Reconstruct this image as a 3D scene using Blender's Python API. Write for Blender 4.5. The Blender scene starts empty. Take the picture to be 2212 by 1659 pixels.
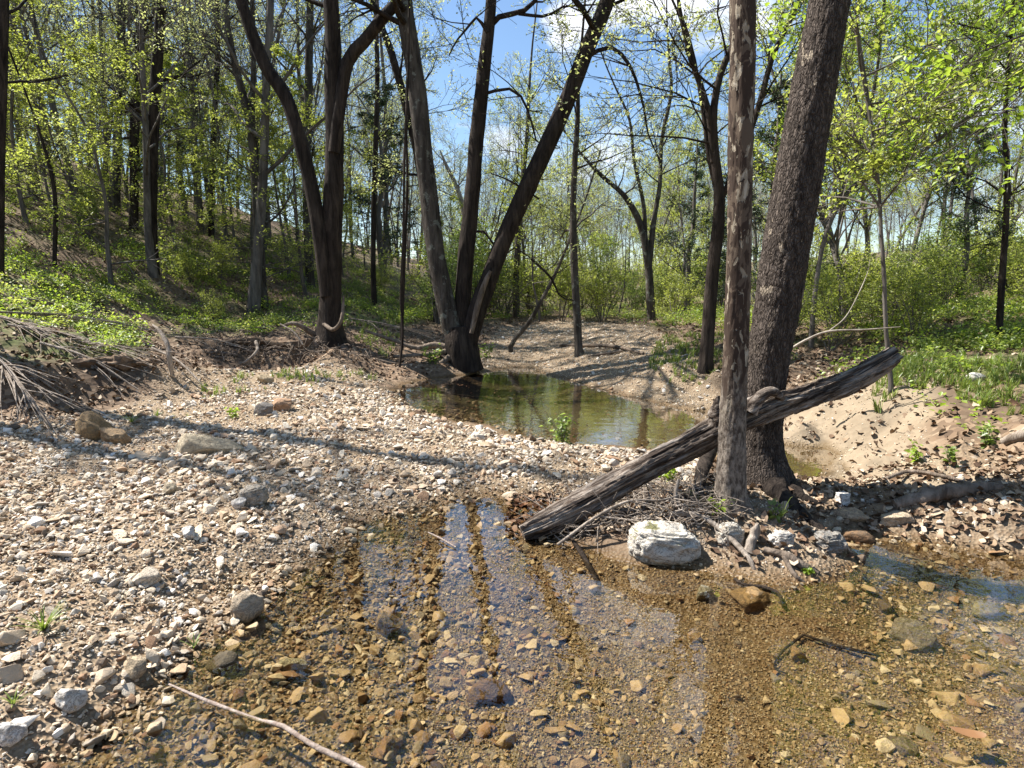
import bpy, math, random
import numpy as np
from mathutils import Vector, Matrix, Euler

sc = bpy.context.scene
COL = sc.collection
PI = math.pi

# ------------------------------------------------------------------ camera
CH = 1.55                      # eye height above the water
FPX = 1300.0                   # focal length for a frame 2212 wide
PITCH = math.atan((829.5 - 630.0) / FPX)
cam = bpy.data.cameras.new('camera')
camo = bpy.data.objects.new('camera', cam)
COL.objects.link(camo)
cam.sensor_fit = 'HORIZONTAL'
cam.sensor_width = 36.0
cam.lens = FPX / 2212.0 * 36.0
cam.clip_start = 0.05
cam.clip_end = 2000
camo.location = (0, 0, CH)
camo.rotation_euler = (PI / 2 - PITCH, 0, 0)
sc.camera = camo

# ------------------------------------------------------------------ light
SUN_AZ = math.radians(71)      # measured from +Y towards -X (ahead and to the left)
SUN_EL = math.radians(53)
world = bpy.data.worlds.new('World')
sc.world = world
world.use_nodes = True
wn = world.node_tree
wn.nodes.clear()
w_out = wn.nodes.new('ShaderNodeOutputWorld')
w_bg = wn.nodes.new('ShaderNodeBackground')
w_sky = wn.nodes.new('ShaderNodeTexSky')
w_sky.sky_type = 'NISHITA'
w_sky.sun_disc = False
w_sky.sun_elevation = SUN_EL
w_sky.sun_rotation = -SUN_AZ
w_sky.altitude = 200
w_sky.air_density = 1.25
w_sky.dust_density = 0.3
w_sky.ozone_density = 4.5
w_tc = wn.nodes.new('ShaderNodeTexCoord')
w_map = wn.nodes.new('ShaderNodeMapping')
w_map.inputs['Location'].default_value = (0.42, 0.0, 0.13)
w_map.inputs['Scale'].default_value = (1.0, 1.0, 2.2)
w_no = wn.nodes.new('ShaderNodeTexNoise')
w_no.inputs['Scale'].default_value = 3.2
w_no.inputs['Detail'].default_value = 8
w_no.inputs['Roughness'].default_value = 0.55
w_rp = wn.nodes.new('ShaderNodeValToRGB')
w_rp.color_ramp.elements[0].position = 0.60
w_rp.color_ramp.elements[1].position = 0.72
w_mix = wn.nodes.new('ShaderNodeMixRGB')
w_mix.inputs['Color2'].default_value = (7.5, 7.7, 8.0, 1)
wn.links.new(w_tc.outputs['Generated'], w_map.inputs['Vector'])
wn.links.new(w_map.outputs['Vector'], w_no.inputs['Vector'])
w_sum = w_no.outputs['Fac']
for (cu, cv, lo, am) in ((1440, 50, .982, .15), (1880, 230, .988, .11), (1210, 75, .9988, .13), (2100, 330, .988, .09)):
    ca_ = (cu - 1106.0) / FPX; cb_ = (829.5 - cv) / FPX
    cd_ = Vector((ca_, math.cos(PITCH) + cb_ * math.sin(PITCH), -math.sin(PITCH) + cb_ * math.cos(PITCH))).normalized()
    w_dot = wn.nodes.new('ShaderNodeVectorMath'); w_dot.operation = 'DOT_PRODUCT'
    wn.links.new(w_tc.outputs['Generated'], w_dot.inputs[0]); w_dot.inputs[1].default_value = cd_
    w_mr = wn.nodes.new('ShaderNodeMapRange'); w_mr.inputs['From Min'].default_value = lo; w_mr.inputs['From Max'].default_value = 1.0; w_mr.inputs['To Max'].default_value = am
    wn.links.new(w_dot.outputs['Value'], w_mr.inputs['Value'])
    w_ad = wn.nodes.new('ShaderNodeMath'); w_ad.operation = 'ADD'
    wn.links.new(w_sum, w_ad.inputs[0]); wn.links.new(w_mr.outputs[0], w_ad.inputs[1]); w_sum = w_ad.outputs[0]
wn.links.new(w_sum, w_rp.inputs['Fac'])
wn.links.new(w_rp.outputs['Color'], w_mix.inputs['Fac'])
wn.links.new(w_sky.outputs['Color'], w_mix.inputs['Color1'])
wn.links.new(w_mix.outputs['Color'], w_bg.inputs['Color'])
wn.links.new(w_bg.outputs['Background'], w_out.inputs['Surface'])
w_bg.inputs['Strength'].default_value = 0.078

sun = bpy.data.lights.new('sun', 'SUN')
sun.energy = 5.0
sun.angle = math.radians(0.53)
sun.color = (1.0, 0.97, 0.92)
suno = bpy.data.objects.new('sun', sun)
COL.objects.link(suno)
sd = Vector((-math.sin(SUN_AZ) * math.cos(SUN_EL), math.cos(SUN_AZ) * math.cos(SUN_EL), math.sin(SUN_EL)))
suno.rotation_euler = sd.to_track_quat('Z', 'Y').to_euler()

sc.view_settings.view_transform = 'Standard'
sc.view_settings.look = 'None'
sc.view_settings.exposure = 1.28
sc.view_settings.gamma = 1.0
sc.cycles.max_bounces = 8
sc.cycles.transparent_max_bounces = 12
sc.cycles.diffuse_bounces = 3
sc.cycles.glossy_bounces = 3
sc.cycles.transmission_bounces = 4
sc.cycles.caustics_reflective = False
sc.cycles.caustics_refractive = False

# ------------------------------------------------------------------ helpers: rays, noise
SP, CP = math.sin(PITCH), math.cos(PITCH)
def ray(u, v):
    a = (u - 1106.0) / FPX
    b = (829.5 - v) / FPX
    return np.array([a, CP + b * SP, -SP + b * CP])
def gp(u, v, z=0.0):            # point at height z seen in that direction
    d = ray(u, v); t = (z - CH) / d[2]
    return np.array([d[0] * t, d[1] * t, z])
def dp(u, v, Y):                # point at distance Y seen in that direction
    d = ray(u, v); t = Y / d[1]
    return np.array([d[0] * t, Y, CH + d[2] * t])

def _hash(ix, iy, iz, seed):
    h = (ix.astype(np.int64) * 374761393 + iy.astype(np.int64) * 668265263 + iz.astype(np.int64) * 2147483647 + seed * 1442695041) & 0xFFFFFFFF
    h = ((h ^ (h >> 13)) * 1274126177) & 0xFFFFFFFF
    h = ((h ^ (h >> 16)) * 2246822519) & 0xFFFFFFFF
    return ((h ^ (h >> 15)) & 0xFFFFFF) / float(0xFFFFFF)
def vnoise(p, seed=0):
    p = np.asarray(p, float)
    i = np.floor(p); f = p - i
    f = f * f * f * (f * (f * 6 - 15) + 10)
    i = i.astype(np.int64)
    r = 0
    for dx in (0, 1):
        for dy in (0, 1):
            for dz in (0, 1):
                w = (f[:, 0] if dx else 1 - f[:, 0]) * (f[:, 1] if dy else 1 - f[:, 1]) * (f[:, 2] if dz else 1 - f[:, 2])
                r = r + w * _hash(i[:, 0] + dx, i[:, 1] + dy, i[:, 2] + dz, seed)
    return r * 2 - 1
def fbm(p, octv=4, seed=0, gain=0.5):
    s = 0; a = 1.0; p = np.asarray(p, float)
    for k in range(octv):
        s = s + a * vnoise(p, seed + k * 17); p = p * 2.03; a *= gain
    return s

# ------------------------------------------------------------------ helpers: meshes, objects
class Buf:
    def __init__(s):
        s.v = []; s.f = {3: [], 4: []}; s.a = {3: [], 4: []}; s.n = 0
    def add(s, verts, faces, rnd=0.5):
        verts = np.asarray(verts, float); faces = np.asarray(faces, int)
        k = faces.shape[1]
        s.v.append(verts); s.f[k].append(faces + s.n); s.n += len(verts)
        s.a[k].append(np.full(len(faces), rnd) if np.isscalar(rnd) else np.asarray(rnd, float))
    def mesh(s, name, mat, smooth=True, attr=False):
        me = bpy.data.meshes.new(name)
        if s.n == 0:
            return me
        V = np.concatenate(s.v)
        t = np.concatenate(s.f[3]) if s.f[3] else np.zeros((0, 3), int)
        q = np.concatenate(s.f[4]) if s.f[4] else np.zeros((0, 4), int)
        me.vertices.add(len(V)); me.vertices.foreach_set('co', V.astype(np.float32).ravel())
        li = np.concatenate([t.ravel(), q.ravel()])
        me.loops.add(len(li)); me.loops.foreach_set('vertex_index', li.astype(np.int32))
        tot = np.concatenate([np.full(len(t), 3), np.full(len(q), 4)])
        st = np.concatenate([[0], np.cumsum(tot)[:-1]])
        me.polygons.add(len(tot)); me.polygons.foreach_set('loop_start', st.astype(np.int32))
        me.polygons.foreach_set('use_smooth', np.full(len(tot), smooth))
        if attr:
            A = np.concatenate([np.concatenate(s.a[k]) for k in (3, 4) if s.a[k]])
            at = me.attributes.new('rnd', 'FLOAT', 'FACE'); at.data.foreach_set('value', A.astype(np.float32))
        me.update(calc_edges=True)
        me.validate()
        if mat: me.materials.append(mat)
        return me

def obj(name, me, parent=None, **kw):
    o = bpy.data.objects.new(name, me)
    COL.objects.link(o)
    if parent is not None: o.parent = parent
    for k, v in kw.items(): o[k] = v
    return o
def thing(name, label, cat, loc=(0, 0, 0), group=None):
    o = bpy.data.objects.new(name, None); COL.objects.link(o)
    o.location = loc; o['label'] = label; o['category'] = cat
    o.empty_display_size = 0.1
    if group: o['group'] = group
    return o

def smooth_path(P, n):
    P = np.asarray(P, float)
    if len(P) < 3:
        t = np.linspace(0, 1, n)[:, None]
        return P[0] * (1 - t) + P[-1] * t
    Q = np.vstack([2 * P[0] - P[1], P, 2 * P[-1] - P[-2]])
    d = np.concatenate([[0], np.cumsum(np.linalg.norm(np.diff(P[:, :3], axis=0), axis=1))])
    s = np.linspace(0, d[-1], n)
    k = np.clip(np.searchsorted(d, s, side='right') - 1, 0, len(P) - 2)
    t = ((s - d[k]) / np.maximum(d[k + 1] - d[k], 1e-9))[:, None]
    p0, p1, p2, p3 = Q[k], Q[k + 1], Q[k + 2], Q[k + 3]
    return 0.5 * (2 * p1 + (p2 - p0) * t + (2 * p0 - 5 * p1 + 4 * p2 - p3) * t ** 2 + (3 * p1 - p0 - 3 * p2 + p3) * t ** 3)

def frames(P):
    T = np.gradient(P, axis=0)
    T /= np.linalg.norm(T, axis=1)[:, None] + 1e-12
    N = np.zeros_like(P)
    a = np.array([1.0, 0, 0]) if abs(T[0][0]) < 0.8 else np.array([0, 1.0, 0])
    n = a - T[0] * np.dot(a, T[0]); n /= np.linalg.norm(n); N[0] = n
    for i in range(1, len(P)):
        n = n - T[i] * np.dot(n, T[i]); n /= np.linalg.norm(n) + 1e-12; N[i] = n
    return T, N, np.cross(T, N)

def tube(buf, P, R, sides=6, disp=None, cap=True, rnd=0.5):
    P = np.asarray(P, float); n = len(P)
    R = np.broadcast_to(np.asarray(R, float), (n,))
    T, N, B = frames(P)
    a = np.arange(sides) / sides * 2 * PI
    ca, sa = np.cos(a), np.sin(a)
    dirs = N[:, None, :] * ca[None, :, None] + B[:, None, :] * sa[None, :, None]
    rr = R[:, None] * np.ones((1, sides))
    if disp is not None:
        s = np.concatenate([[0], np.cumsum(np.linalg.norm(np.diff(P, axis=0), axis=1))])
        rr = rr + disp(s[:, None] + 0 * rr, a[None, :] + 0 * rr, rr)
    V = (P[:, None, :] + dirs * rr[:, :, None]).reshape(-1, 3)
    i = np.arange(n - 1)[:, None] * sides; j = np.arange(sides)[None, :]; j2 = (j + 1) % sides
    F = np.stack([i + j, i + j2, i + sides + j2, i + sides + j], -1).reshape(-1, 4)
    buf.add(V, F, rnd)
    if cap and sides > 2:
        for k, rev in ((0, True), (n - 1, False)):
            ring = V[k * sides:(k + 1) * sides]
            c = ring.mean(0)
            VV = np.vstack([ring, c])
            j = np.arange(sides); j2 = (j + 1) % sides
            FF = np.stack([j2, j, np.full(sides, sides)], -1) if rev else np.stack([j, j2, np.full(sides, sides)], -1)
            buf.add(VV, FF, rnd)

def leaves(buf, C, size, rng, up=0.6, aspect=0.6, fold=0.25):
    """one folded four-cornered leaf at each point"""
    C = np.asarray(C, float); n = len(C)
    if n == 0: return
    nrm = rng.normal(size=(n, 3)); nrm[:, 2] = np.abs(nrm[:, 2]) + up
    nrm /= np.linalg.norm(nrm, axis=1)[:, None]
    t = rng.normal(size=(n, 3)); t -= nrm * (t * nrm).sum(1)[:, None]; t /= np.linalg.norm(t, axis=1)[:, None]
    b = np.cross(nrm, t)
    L = (size * rng.uniform(0.55, 1.3, n))[:, None]
    W = L * aspect * 0.5
    p0 = C; p2 = C + t * L - nrm * L * 0.12
    p1 = C + t * L * 0.45 + b * W + nrm * L * fold * 0.5; p3 = C + t * L * 0.45 - b * W + nrm * L * fold * 0.5
    V = np.stack([p0, p1, p2, p3], 1).reshape(-1, 3)
    i = np.arange(n)[:, None] * 4
    F = np.concatenate([i + np.array([0, 1, 2]), i + np.array([0, 2, 3])], 1).reshape(-1, 3)
    buf.add(V, F, np.repeat(rng.uniform(0, 1, n), 2))

# ------------------------------------------------------------------ helpers: materials
class NT:
    def __init__(s, name):
        s.m = bpy.data.materials.new(name); s.m.use_nodes = True
        s.t = s.m.node_tree; s.t.nodes.clear()
        s.out = s.t.nodes.new('ShaderNodeOutputMaterial')
    def n(s, typ, ins=None, **props):
        nd = s.t.nodes.new('ShaderNode' + typ)
        for k, v in props.items(): setattr(nd, k, v)
        for k, v in (ins or {}).items():
            sock = nd.inputs[k]
            if isinstance(v, bpy.types.NodeSocket): s.t.links.new(v, sock)
            elif isinstance(v, (tuple, list)) and len(v) == 3 and sock.type == 'RGBA': sock.default_value = (*v, 1)
            else: sock.default_value = v
        return nd
    def mix(s, f, a, b, typ='MIX'):
        return s.n('MixRGB', {'Fac': f, 'Color1': a, 'Color2': b}, blend_type=typ).outputs[0]
    def math(s, op, a, b=0.0, c=0.0, clamp=False):
        nd = s.n('Math', {0: a, 1: b, 2: c}, operation=op); nd.use_clamp = clamp
        return nd.outputs[0]
    def ramp(s, f, stops, interp='LINEAR'):
        nd = s.n('ValToRGB', {'Fac': f}); cr = nd.color_ramp; cr.interpolation = interp
        while len(cr.elements) < len(stops): cr.elements.new(0.5)
        for e, (p, c) in zip(cr.elements, stops):
            e.position = p; e.color = (*c, 1) if len(c) == 3 else c
        return nd.outputs[0]
    def maprange(s, v, a, b, c=0.0, d=1.0):
        return s.n('MapRange', {'Value': v, 'From Min': a, 'From Max': b, 'To Min': c, 'To Max': d}).outputs[0]
    def obj_co(s): return s.n('TexCoord').outputs['Object']
    def pos(s): return s.n('NewGeometry').outputs['Position']
    def noise(s, vec, scale, detail=4, rough=0.55, dist=0.0):
        return s.n('TexNoise', {'Vector': vec, 'Scale': scale, 'Detail': detail, 'Roughness': rough, 'Distortion': dist})
    def scaled(s, vec, sx, sy, sz):
        return s.n('Mapping', {'Vector': vec, 'Scale': (sx, sy, sz)}).outputs[0]
    def bsdf(s, col, rough=0.8, spec=0.3, normal=None):
        b = s.n('BsdfPrincipled', {'Base Color': col, 'Roughness': rough, 'Specular IOR Level': spec})
        if normal is not None: s.t.links.new(normal, b.inputs['Normal'])
        return b.outputs[0]
    def bump(s, h, strength=0.5, dist=0.02):
        return s.n('Bump', {'Height': h, 'Strength': strength, 'Distance': dist}).outputs[0]
    def done(s, shader):
        s.t.links.new(shader, s.out.inputs['Surface']); return s.m

G3 = lambda v: (v, v, v)

def wet_factor(m, hi=0.055, lo=0.006):
    """1 under and just above the water line: stones there are wet and algae stained"""
    z = m.n('SeparateXYZ', {'Vector': m.pos()}).outputs[2]
    nz = m.noise(m.pos(), 9.0, 3).outputs[0]
    zz = m.math('ADD', z, m.math('MULTIPLY', m.math('SUBTRACT', nz, 0.5), -0.03))
    return m.maprange(zz, hi, lo), m.maprange(z, 0.0, -0.02)

def mat_stone(name, fixed=None, moss=None):
    m = NT(name)
    if fixed is None:
        r = m.n('ObjectInfo').outputs['Random']
        col = m.ramp(r, [(0.0, (.64, .55, .43)), (.12, (.47, .37, .265)), (.21, (.75, .68, .56)), (.33, (.55, .45, .335)), (.43, (.30, .195, .125)),
                         (.48, (.68, .58, .45)), (.60, (.86, .82, .75)), (.68, (.42, .395, .36)), (.76, (.49, .35, .24)), (.82, (.19, .15, .115)), (.87, (.67, .575, .44)), (.93, (.52, .48, .42))], 'CONSTANT')
    else:
        col = m.n('RGB').outputs[0]; col.default_value = (*fixed, 1)
    co = m.obj_co()
    n1 = m.noise(co, 2.2 if fixed is None else 6.0, 6, 0.65)
    col = m.mix(m.maprange(n1.outputs[0], .35, .7), m.mix(1.0, col, (.80, .75, .69), 'MULTIPLY'), m.mix(1.0, col, (1.07, 1.03, .98), 'MULTIPLY'))
    n2 = m.noise(co, 9.0 if fixed is None else 30.0, 4, 0.6)
    col = m.mix(m.maprange(n2.outputs[0], .56, .72, 0, .5), col, (.36, .2, .1))
    if fixed is not None:
        ck = m.noise(m.scaled(co, 1, 1, 2.2), 14, 7, .75, .6).outputs[0]
        col = m.mix(m.maprange(m.math('ABSOLUTE', m.math('SUBTRACT', ck, .5)), .045, .0, 0, .75), col, (.10, .085, .065))
        col = m.mix(m.maprange(m.noise(co, 4, 5, .6).outputs[0], .5, .68, 0, .55), col, m.mix(1.0, col, (.55, .47, .38), 'MULTIPLY'))
    if moss is not None:
        up = m.n('SeparateXYZ', {'Vector': m.n('NewGeometry').outputs['Normal']}).outputs[2]
        mm = m.math('MULTIPLY', m.maprange(up, .55, .8), m.maprange(m.noise(co, 9, 4).outputs[0], .5, .56))
        col = m.mix(m.math('MULTIPLY', mm, .85), col, moss)
    w, uw = wet_factor(m)
    col = m.mix(m.math('MULTIPLY', w, .92), col, m.mix(1.0, m.n('Gamma', {'Color': col, 'Gamma': 1.25}).outputs[0], (.70, .62, .46), 'MULTIPLY'))
    rough = m.maprange(w, 0, 1, .88, .45)
    h = m.noise(co, 7 if fixed is None else 28, 6, .7).outputs[0]
    return m.done(m.bsdf(col, rough, .25, m.bump(h, .5 if fixed is None else .8, .03)))

M = {}
M['stone'] = mat_stone('stone_mixed')

def mat_ground():
    m = NT('ground_mixed')
    p = m.pos()
    ga = m.n('Attribute', attribute_name='gravel').outputs['Fac']
    sa = m.n('Attribute', attribute_name='sand').outputs['Fac']
    gr = m.n('Attribute', attribute_name='green').outputs['Fac']
    # fine gravel
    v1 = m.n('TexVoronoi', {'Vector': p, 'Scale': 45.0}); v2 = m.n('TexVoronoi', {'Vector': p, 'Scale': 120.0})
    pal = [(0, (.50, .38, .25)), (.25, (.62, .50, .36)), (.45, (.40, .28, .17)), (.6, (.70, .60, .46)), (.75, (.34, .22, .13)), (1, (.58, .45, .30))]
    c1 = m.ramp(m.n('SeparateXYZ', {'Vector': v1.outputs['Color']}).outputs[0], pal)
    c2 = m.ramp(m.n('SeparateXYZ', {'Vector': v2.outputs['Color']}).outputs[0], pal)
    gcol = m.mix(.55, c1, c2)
    gcol = m.mix(1.0, gcol, (.52, .50, .47), 'MULTIPLY'); gcol = m.mix(m.maprange(m.noise(p, 2.5, 5).outputs[0], .4, .7, 0, .5), gcol, (.22, .15, .09))  # gravel colour darkened: painted shade for the gaps between stones
    # sand
    scol = m.mix(m.noise(p, 6, 6, .65).outputs[0], (.15, .115, .075), (.36, .285, .195))
    scol = m.mix(m.maprange(m.noise(p, 60, 3).outputs[0], .55, .7, 0, .6), scol, (.25, .17, .11))
    # soil with dead leaves
    lv = m.n('TexVoronoi', {'Vector': p, 'Scale': 17.0, 'Randomness': 1.0})
    lcol = m.ramp(m.n('SeparateXYZ', {'Vector': lv.outputs['Color']}).outputs[1], [(0, (.09, .06, .04)), (.3, (.20, .135, .085)), (.55, (.13, .085, .055)), (.8, (.29, .21, .14)), (1, (.16, .10, .06))])
    lcol = m.mix(m.maprange(m.noise(p, 1.3, 5).outputs[0], .45, .65, 0, .75), lcol, (.085, .06, .04))
    lcol = m.mix(m.math('MULTIPLY', gr, m.maprange(m.noise(p, 5, 5).outputs[0], .3, .6, 0, .8)), lcol, (.085, .115, .03))
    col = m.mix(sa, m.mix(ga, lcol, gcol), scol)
    w, uw = wet_factor(m)
    col = m.mix(m.math('MULTIPLY', w, .92), col, m.mix(1.0, m.n('Gamma', {'Color': col, 'Gamma': 1.25}).outputs[0], (.70, .62, .46), 'MULTIPLY'))
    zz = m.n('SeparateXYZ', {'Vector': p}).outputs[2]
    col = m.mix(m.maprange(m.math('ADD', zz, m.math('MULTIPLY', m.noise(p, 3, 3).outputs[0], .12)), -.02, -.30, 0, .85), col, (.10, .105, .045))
    hh = m.math('ADD', m.math('MULTIPLY', v1.outputs['Distance'], 14.0), m.math('MULTIPLY', m.noise(p, 30, 5, .7).outputs[0], .6))
    h2 = m.math('ADD', m.math('MULTIPLY', lv.outputs['Distance'], 3.0), m.noise(p, 24, 5, .7).outputs[0])
    hx = m.n('MixRGB', {'Fac': ga, 'Color1': h2, 'Color2': hh}).outputs[0]
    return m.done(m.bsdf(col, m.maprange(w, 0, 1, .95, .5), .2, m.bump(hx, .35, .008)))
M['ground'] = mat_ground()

def mat_bark(name, dark, light, zs=0.16, scale=9.0, lichen=0.0, bump=.8):
    m = NT(name); co = m.scaled(m.obj_co(), 1, 1, zs)
    n = m.noise(co, scale, 7, .68, .5)
    col = m.mix(m.maprange(n.outputs[0], .36, .64), dark, light)
    big = m.noise(m.obj_co(), 1.7, 4)
    col = m.mix(m.maprange(big.outputs[0], .45, .7, 0, .55), col, tuple(c * .55 for c in dark))
    if lichen:
        l = m.noise(m.obj_co(), 5.5, 5, .7)
        col = m.mix(m.maprange(l.outputs[0], .57, .62, 0, lichen), col, (.27, .29, .24))
    h = m.math('ADD', n.outputs[0], m.math('MULTIPLY', m.noise(co, scale * 4, 4).outputs[0], .4))
    return m.done(m.bsdf(col, .92, .12, m.bump(h, bump, .03)))
M['bark_dark'] = mat_bark('bark_dark', (.016, .012, .010), (.070, .054, .042), scale=12, bump=1.0)
M['bark_grey'] = mat_bark('bark_grey', (.038, .031, .026), (.130, .112, .092), scale=12, lichen=.5, bump=1.0)
M['bark_far'] = mat_bark('bark_far', (.075, .064, .055), (.21, .185, .16), bump=.3)
M['bark_pale'] = mat_bark('bark_pale', (.22, .185, .145), (.46, .40, .33), scale=14, bump=.5)
M['driftwood'] = mat_bark('driftwood', (.15, .115, .085), (.44, .37, .30), scale=22, zs=.12, bump=.6)
M['root'] = mat_bark('root_bark', (.10, .075, .055), (.30, .235, .18), scale=16)
M['twig_red'] = mat_bark('twig_red', (.22, .16, .125), (.48, .40, .34), scale=30, bump=.5)
M['dark_wood'] = mat_bark('wet_wood', (.022, .016, .012), (.07, .05, .035), scale=20)

def mat_sycamore():
    m = NT('sycamore_bark'); oc = m.obj_co()
    co = m.scaled(oc, 1, 1, .42)
    a = m.noise(co, 13.0, 5, .6, .8).outputs[0]
    b = m.noise(m.n('Mapping', {'Vector': co, 'Location': (7, 3, 1)}).outputs[0], 21.0, 4, .55, .6).outputs[0]
    col = m.mix(m.maprange(a, .47, .49), (.115, .084, .06), (.05, .034, .025))
    col = m.mix(m.maprange(b, .565, .58), col, (.27, .225, .165))
    col = m.mix(m.maprange(b, .655, .665), col, (.42, .37, .29))
    z = m.n('SeparateXYZ', {'Vector': oc}).outputs[2]
    plate = m.noise(m.scaled(oc, 1, 1, .5), 42, 5, .7).outputs[0]
    low = m.mix(m.maprange(plate, .4, .62), (.075, .058, .045), (.27, .225, .18))
    lowf = m.maprange(m.math('ADD', z, m.math('MULTIPLY', m.math('SUBTRACT', a, .5), 1.4)), .95, .55)
    col = m.mix(lowf, col, low)
    h = m.math('ADD', m.math('MULTIPLY', m.maprange(b, .56, .59), -.8), m.math('MULTIPLY', plate, lowf))
    h = m.math('ADD', h, m.math('MULTIPLY', m.noise(co, 50, 3).outputs[0], .25))
    return m.done(m.bsdf(col, .9, .15, m.bump(h, .7, .012)))
M['sycamore'] = mat_sycamore()

def mat_platebark():
    m = NT('plated_bark'); oc = m.obj_co(); co = m.scaled(oc, 1, 1, .3)
    v = m.n('TexVoronoi', {'Vector': m.mix(.06, co, m.noise(co, 20, 3).outputs['Color']), 'Scale': 64.0}, feature='DISTANCE_TO_EDGE').outputs[0]
    n = m.noise(co, 36, 6, .7).outputs[0]
    col = m.mix(m.maprange(n, .35, .66), (.04, .031, .025), (.15, .12, .098))
    col = m.mix(m.maprange(v, .09, .0, 0, .8), col, (.03, .022, .017))
    pt = m.noise(m.scaled(oc, 1, 1, .6), 7.0, 4, .6, .5).outputs[0]
    z = m.n('SeparateXYZ', {'Vector': oc}).outputs[2]
    up = m.maprange(z, .9, 1.6)
    col = m.mix(m.math('MULTIPLY', up, m.maprange(pt, .62, .635)), col, (.33, .27, .20))
    h = m.math('ADD', m.maprange(v, 0, .25), m.math('MULTIPLY', n, .7))
    return m.done(m.bsdf(col, .92, .12, m.bump(h, .9, .014)))
M['platebark'] = mat_platebark()

def mat_log():
    m = NT('weathered_log'); oc = m.obj_co()
    st = m.scaled(oc, 1, 1, .055)
    n = m.noise(st, 26, 7, .7, .3).outputs[0]
    f = m.noise(m.scaled(oc, 1, 1, .3), 18, 5, .7).outputs[0]
    col = m.ramp(n, [(.38, (.018, .013, .010)), (.47, (.095, .072, .056)), (.55, (.25, .205, .165)), (.68, (.46, .40, .34))])
    col = m.mix(m.maprange(f, .52, .68, 0, .7), col, (.10, .07, .052))
    h = m.math('ADD', n, m.math('MULTIPLY', f, .4))
    return m.done(m.bsdf(col, .95, .1, m.bump(h, 1.0, .025)))
M['log'] = mat_log()

def mat_leaf(name, stops, trans, tfac=.58):
    m = NT(name)
    r = m.n('Attribute', attribute_name='rnd').outputs['Fac']
    ob = m.n('ObjectInfo').outputs['Random']
    col = m.ramp(r, stops)
    col = m.mix(m.maprange(ob, 0, 1, 0, .45), col, m.mix(1.0, col, (.78, .86, .8), 'MULTIPLY'))
    tc = m.mix(.5, col, trans)
    d = m.n('BsdfDiffuse', {'Color': col}).outputs[0]
    t = m.n('BsdfTranslucent', {'Color': tc}).outputs[0]
    g = m.n('BsdfGlossy', {'Color': (1, 1, 1), 'Roughness': .45}).outputs[0]
    s = m.n('MixShader', {0: tfac, 1: d, 2: t}).outputs[0]
    s = m.n('MixShader', {0: .035, 1: s, 2: g}).outputs[0]
    return m.done(s)
M['leaf'] = mat_leaf('spring_leaf', [(0, (.22, .27, .04)), (.4, (.31, .36, .055)), (.75, (.38, .42, .08)), (1, (.46, .46, .15))], (.62, .68, .10))
M['leaf_pale'] = mat_leaf('pale_spring_leaf', [(0, (.28, .32, .09)), (.4, (.38, .42, .14)), (.75, (.46, .49, .20)), (1, (.50, .44, .24))], (.70, .74, .24))
M['leaf_bright'] = mat_leaf('bright_leaf', [(0, (.20, .30, .03)), (.5, (.29, .40, .045)), (1, (.38, .46, .07))], (.45, .60, .045), .58)
M['leaf_green'] = mat_leaf('green_leaf', [(0, (.13, .19, .04)), (.5, (.20, .27, .055)), (1, (.29, .35, .09))], (.34, .46, .06))
M['needle'] = mat_leaf('cedar_needle', [(0, (.025, .05, .02)), (.5, (.04, .075, .03)), (1, (.075, .10, .04))], (.07, .11, .04), .25)
M['grass'] = mat_leaf('grass_blade', [(0, (.12, .19, .03)), (.5, (.20, .27, .045)), (1, (.32, .32, .10))], (.32, .42, .05), .4)
M['deadleaf'] = mat_leaf('dead_leaf', [(0, (.10, .055, .03)), (.3, (.22, .13, .07)), (.6, (.36, .25, .155)), (.85, (.50, .39, .27)), (1, (.20, .085, .04))], (.34, .2, .1), .2)
def mat_deadleaf_random():
    m = NT('dead_leaf_mixed')
    r = m.n('ObjectInfo').outputs['Random']
    col = m.ramp(r, [(0, (.07, .042, .026)), (.35, (.16, .10, .06)), (.65, (.27, .19, .12)), (.88, (.44, .35, .25)), (1, (.14, .07, .035))])
    w, uw = wet_factor(m)
    col = m.mix(w, col, m.mix(1.0, col, (.5, .32, .2), 'MULTIPLY'))
    return m.done(m.bsdf(col, .8, .2))
M['litter'] = mat_deadleaf_random()

def mat_water():
    m = NT('creek_water')
    p = m.pos()
    n1 = m.noise(m.scaled(p, 1, 1, 1), 5.0, 3, .5, .4).outputs[0]
    n2 = m.noise(p, 24.0, 2, .5).outputs[0]
    h = m.math('ADD', n1, m.math('MULTIPLY', n2, .10))
    nb = m.bump(h, .11, .03)
    fr = m.n('Fresnel', {'IOR': 1.45, 'Normal': nb}).outputs[0]
    fr = m.math('MULTIPLY', fr, 2.0, clamp=True)
    tr = m.n('BsdfTransparent', {'Color': (.94, .91, .80)}).outputs[0]
    gl = m.n('BsdfGlossy', {'Color': (1, 1, 1), 'Roughness': .015, 'Normal': nb}).outputs[0]
    return m.done(m.n('MixShader', {0: fr, 1: tr, 2: gl}).outputs[0])
M['water'] = mat_water()

# ------------------------------------------------------------------ terrain
CPX = []   # control points (x, y, z)
def cp(z, *uv):
    for u, v in uv:
        CPX.append(gp(u, v, z))
def cu(z, *uv):
    for u, v in uv:
        p = gp(u, v, 0.0); p[2] = z; CPX.append(p)
def cw(*xyz):
    for t in xyz: CPX.append(np.array(t, float))
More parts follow.
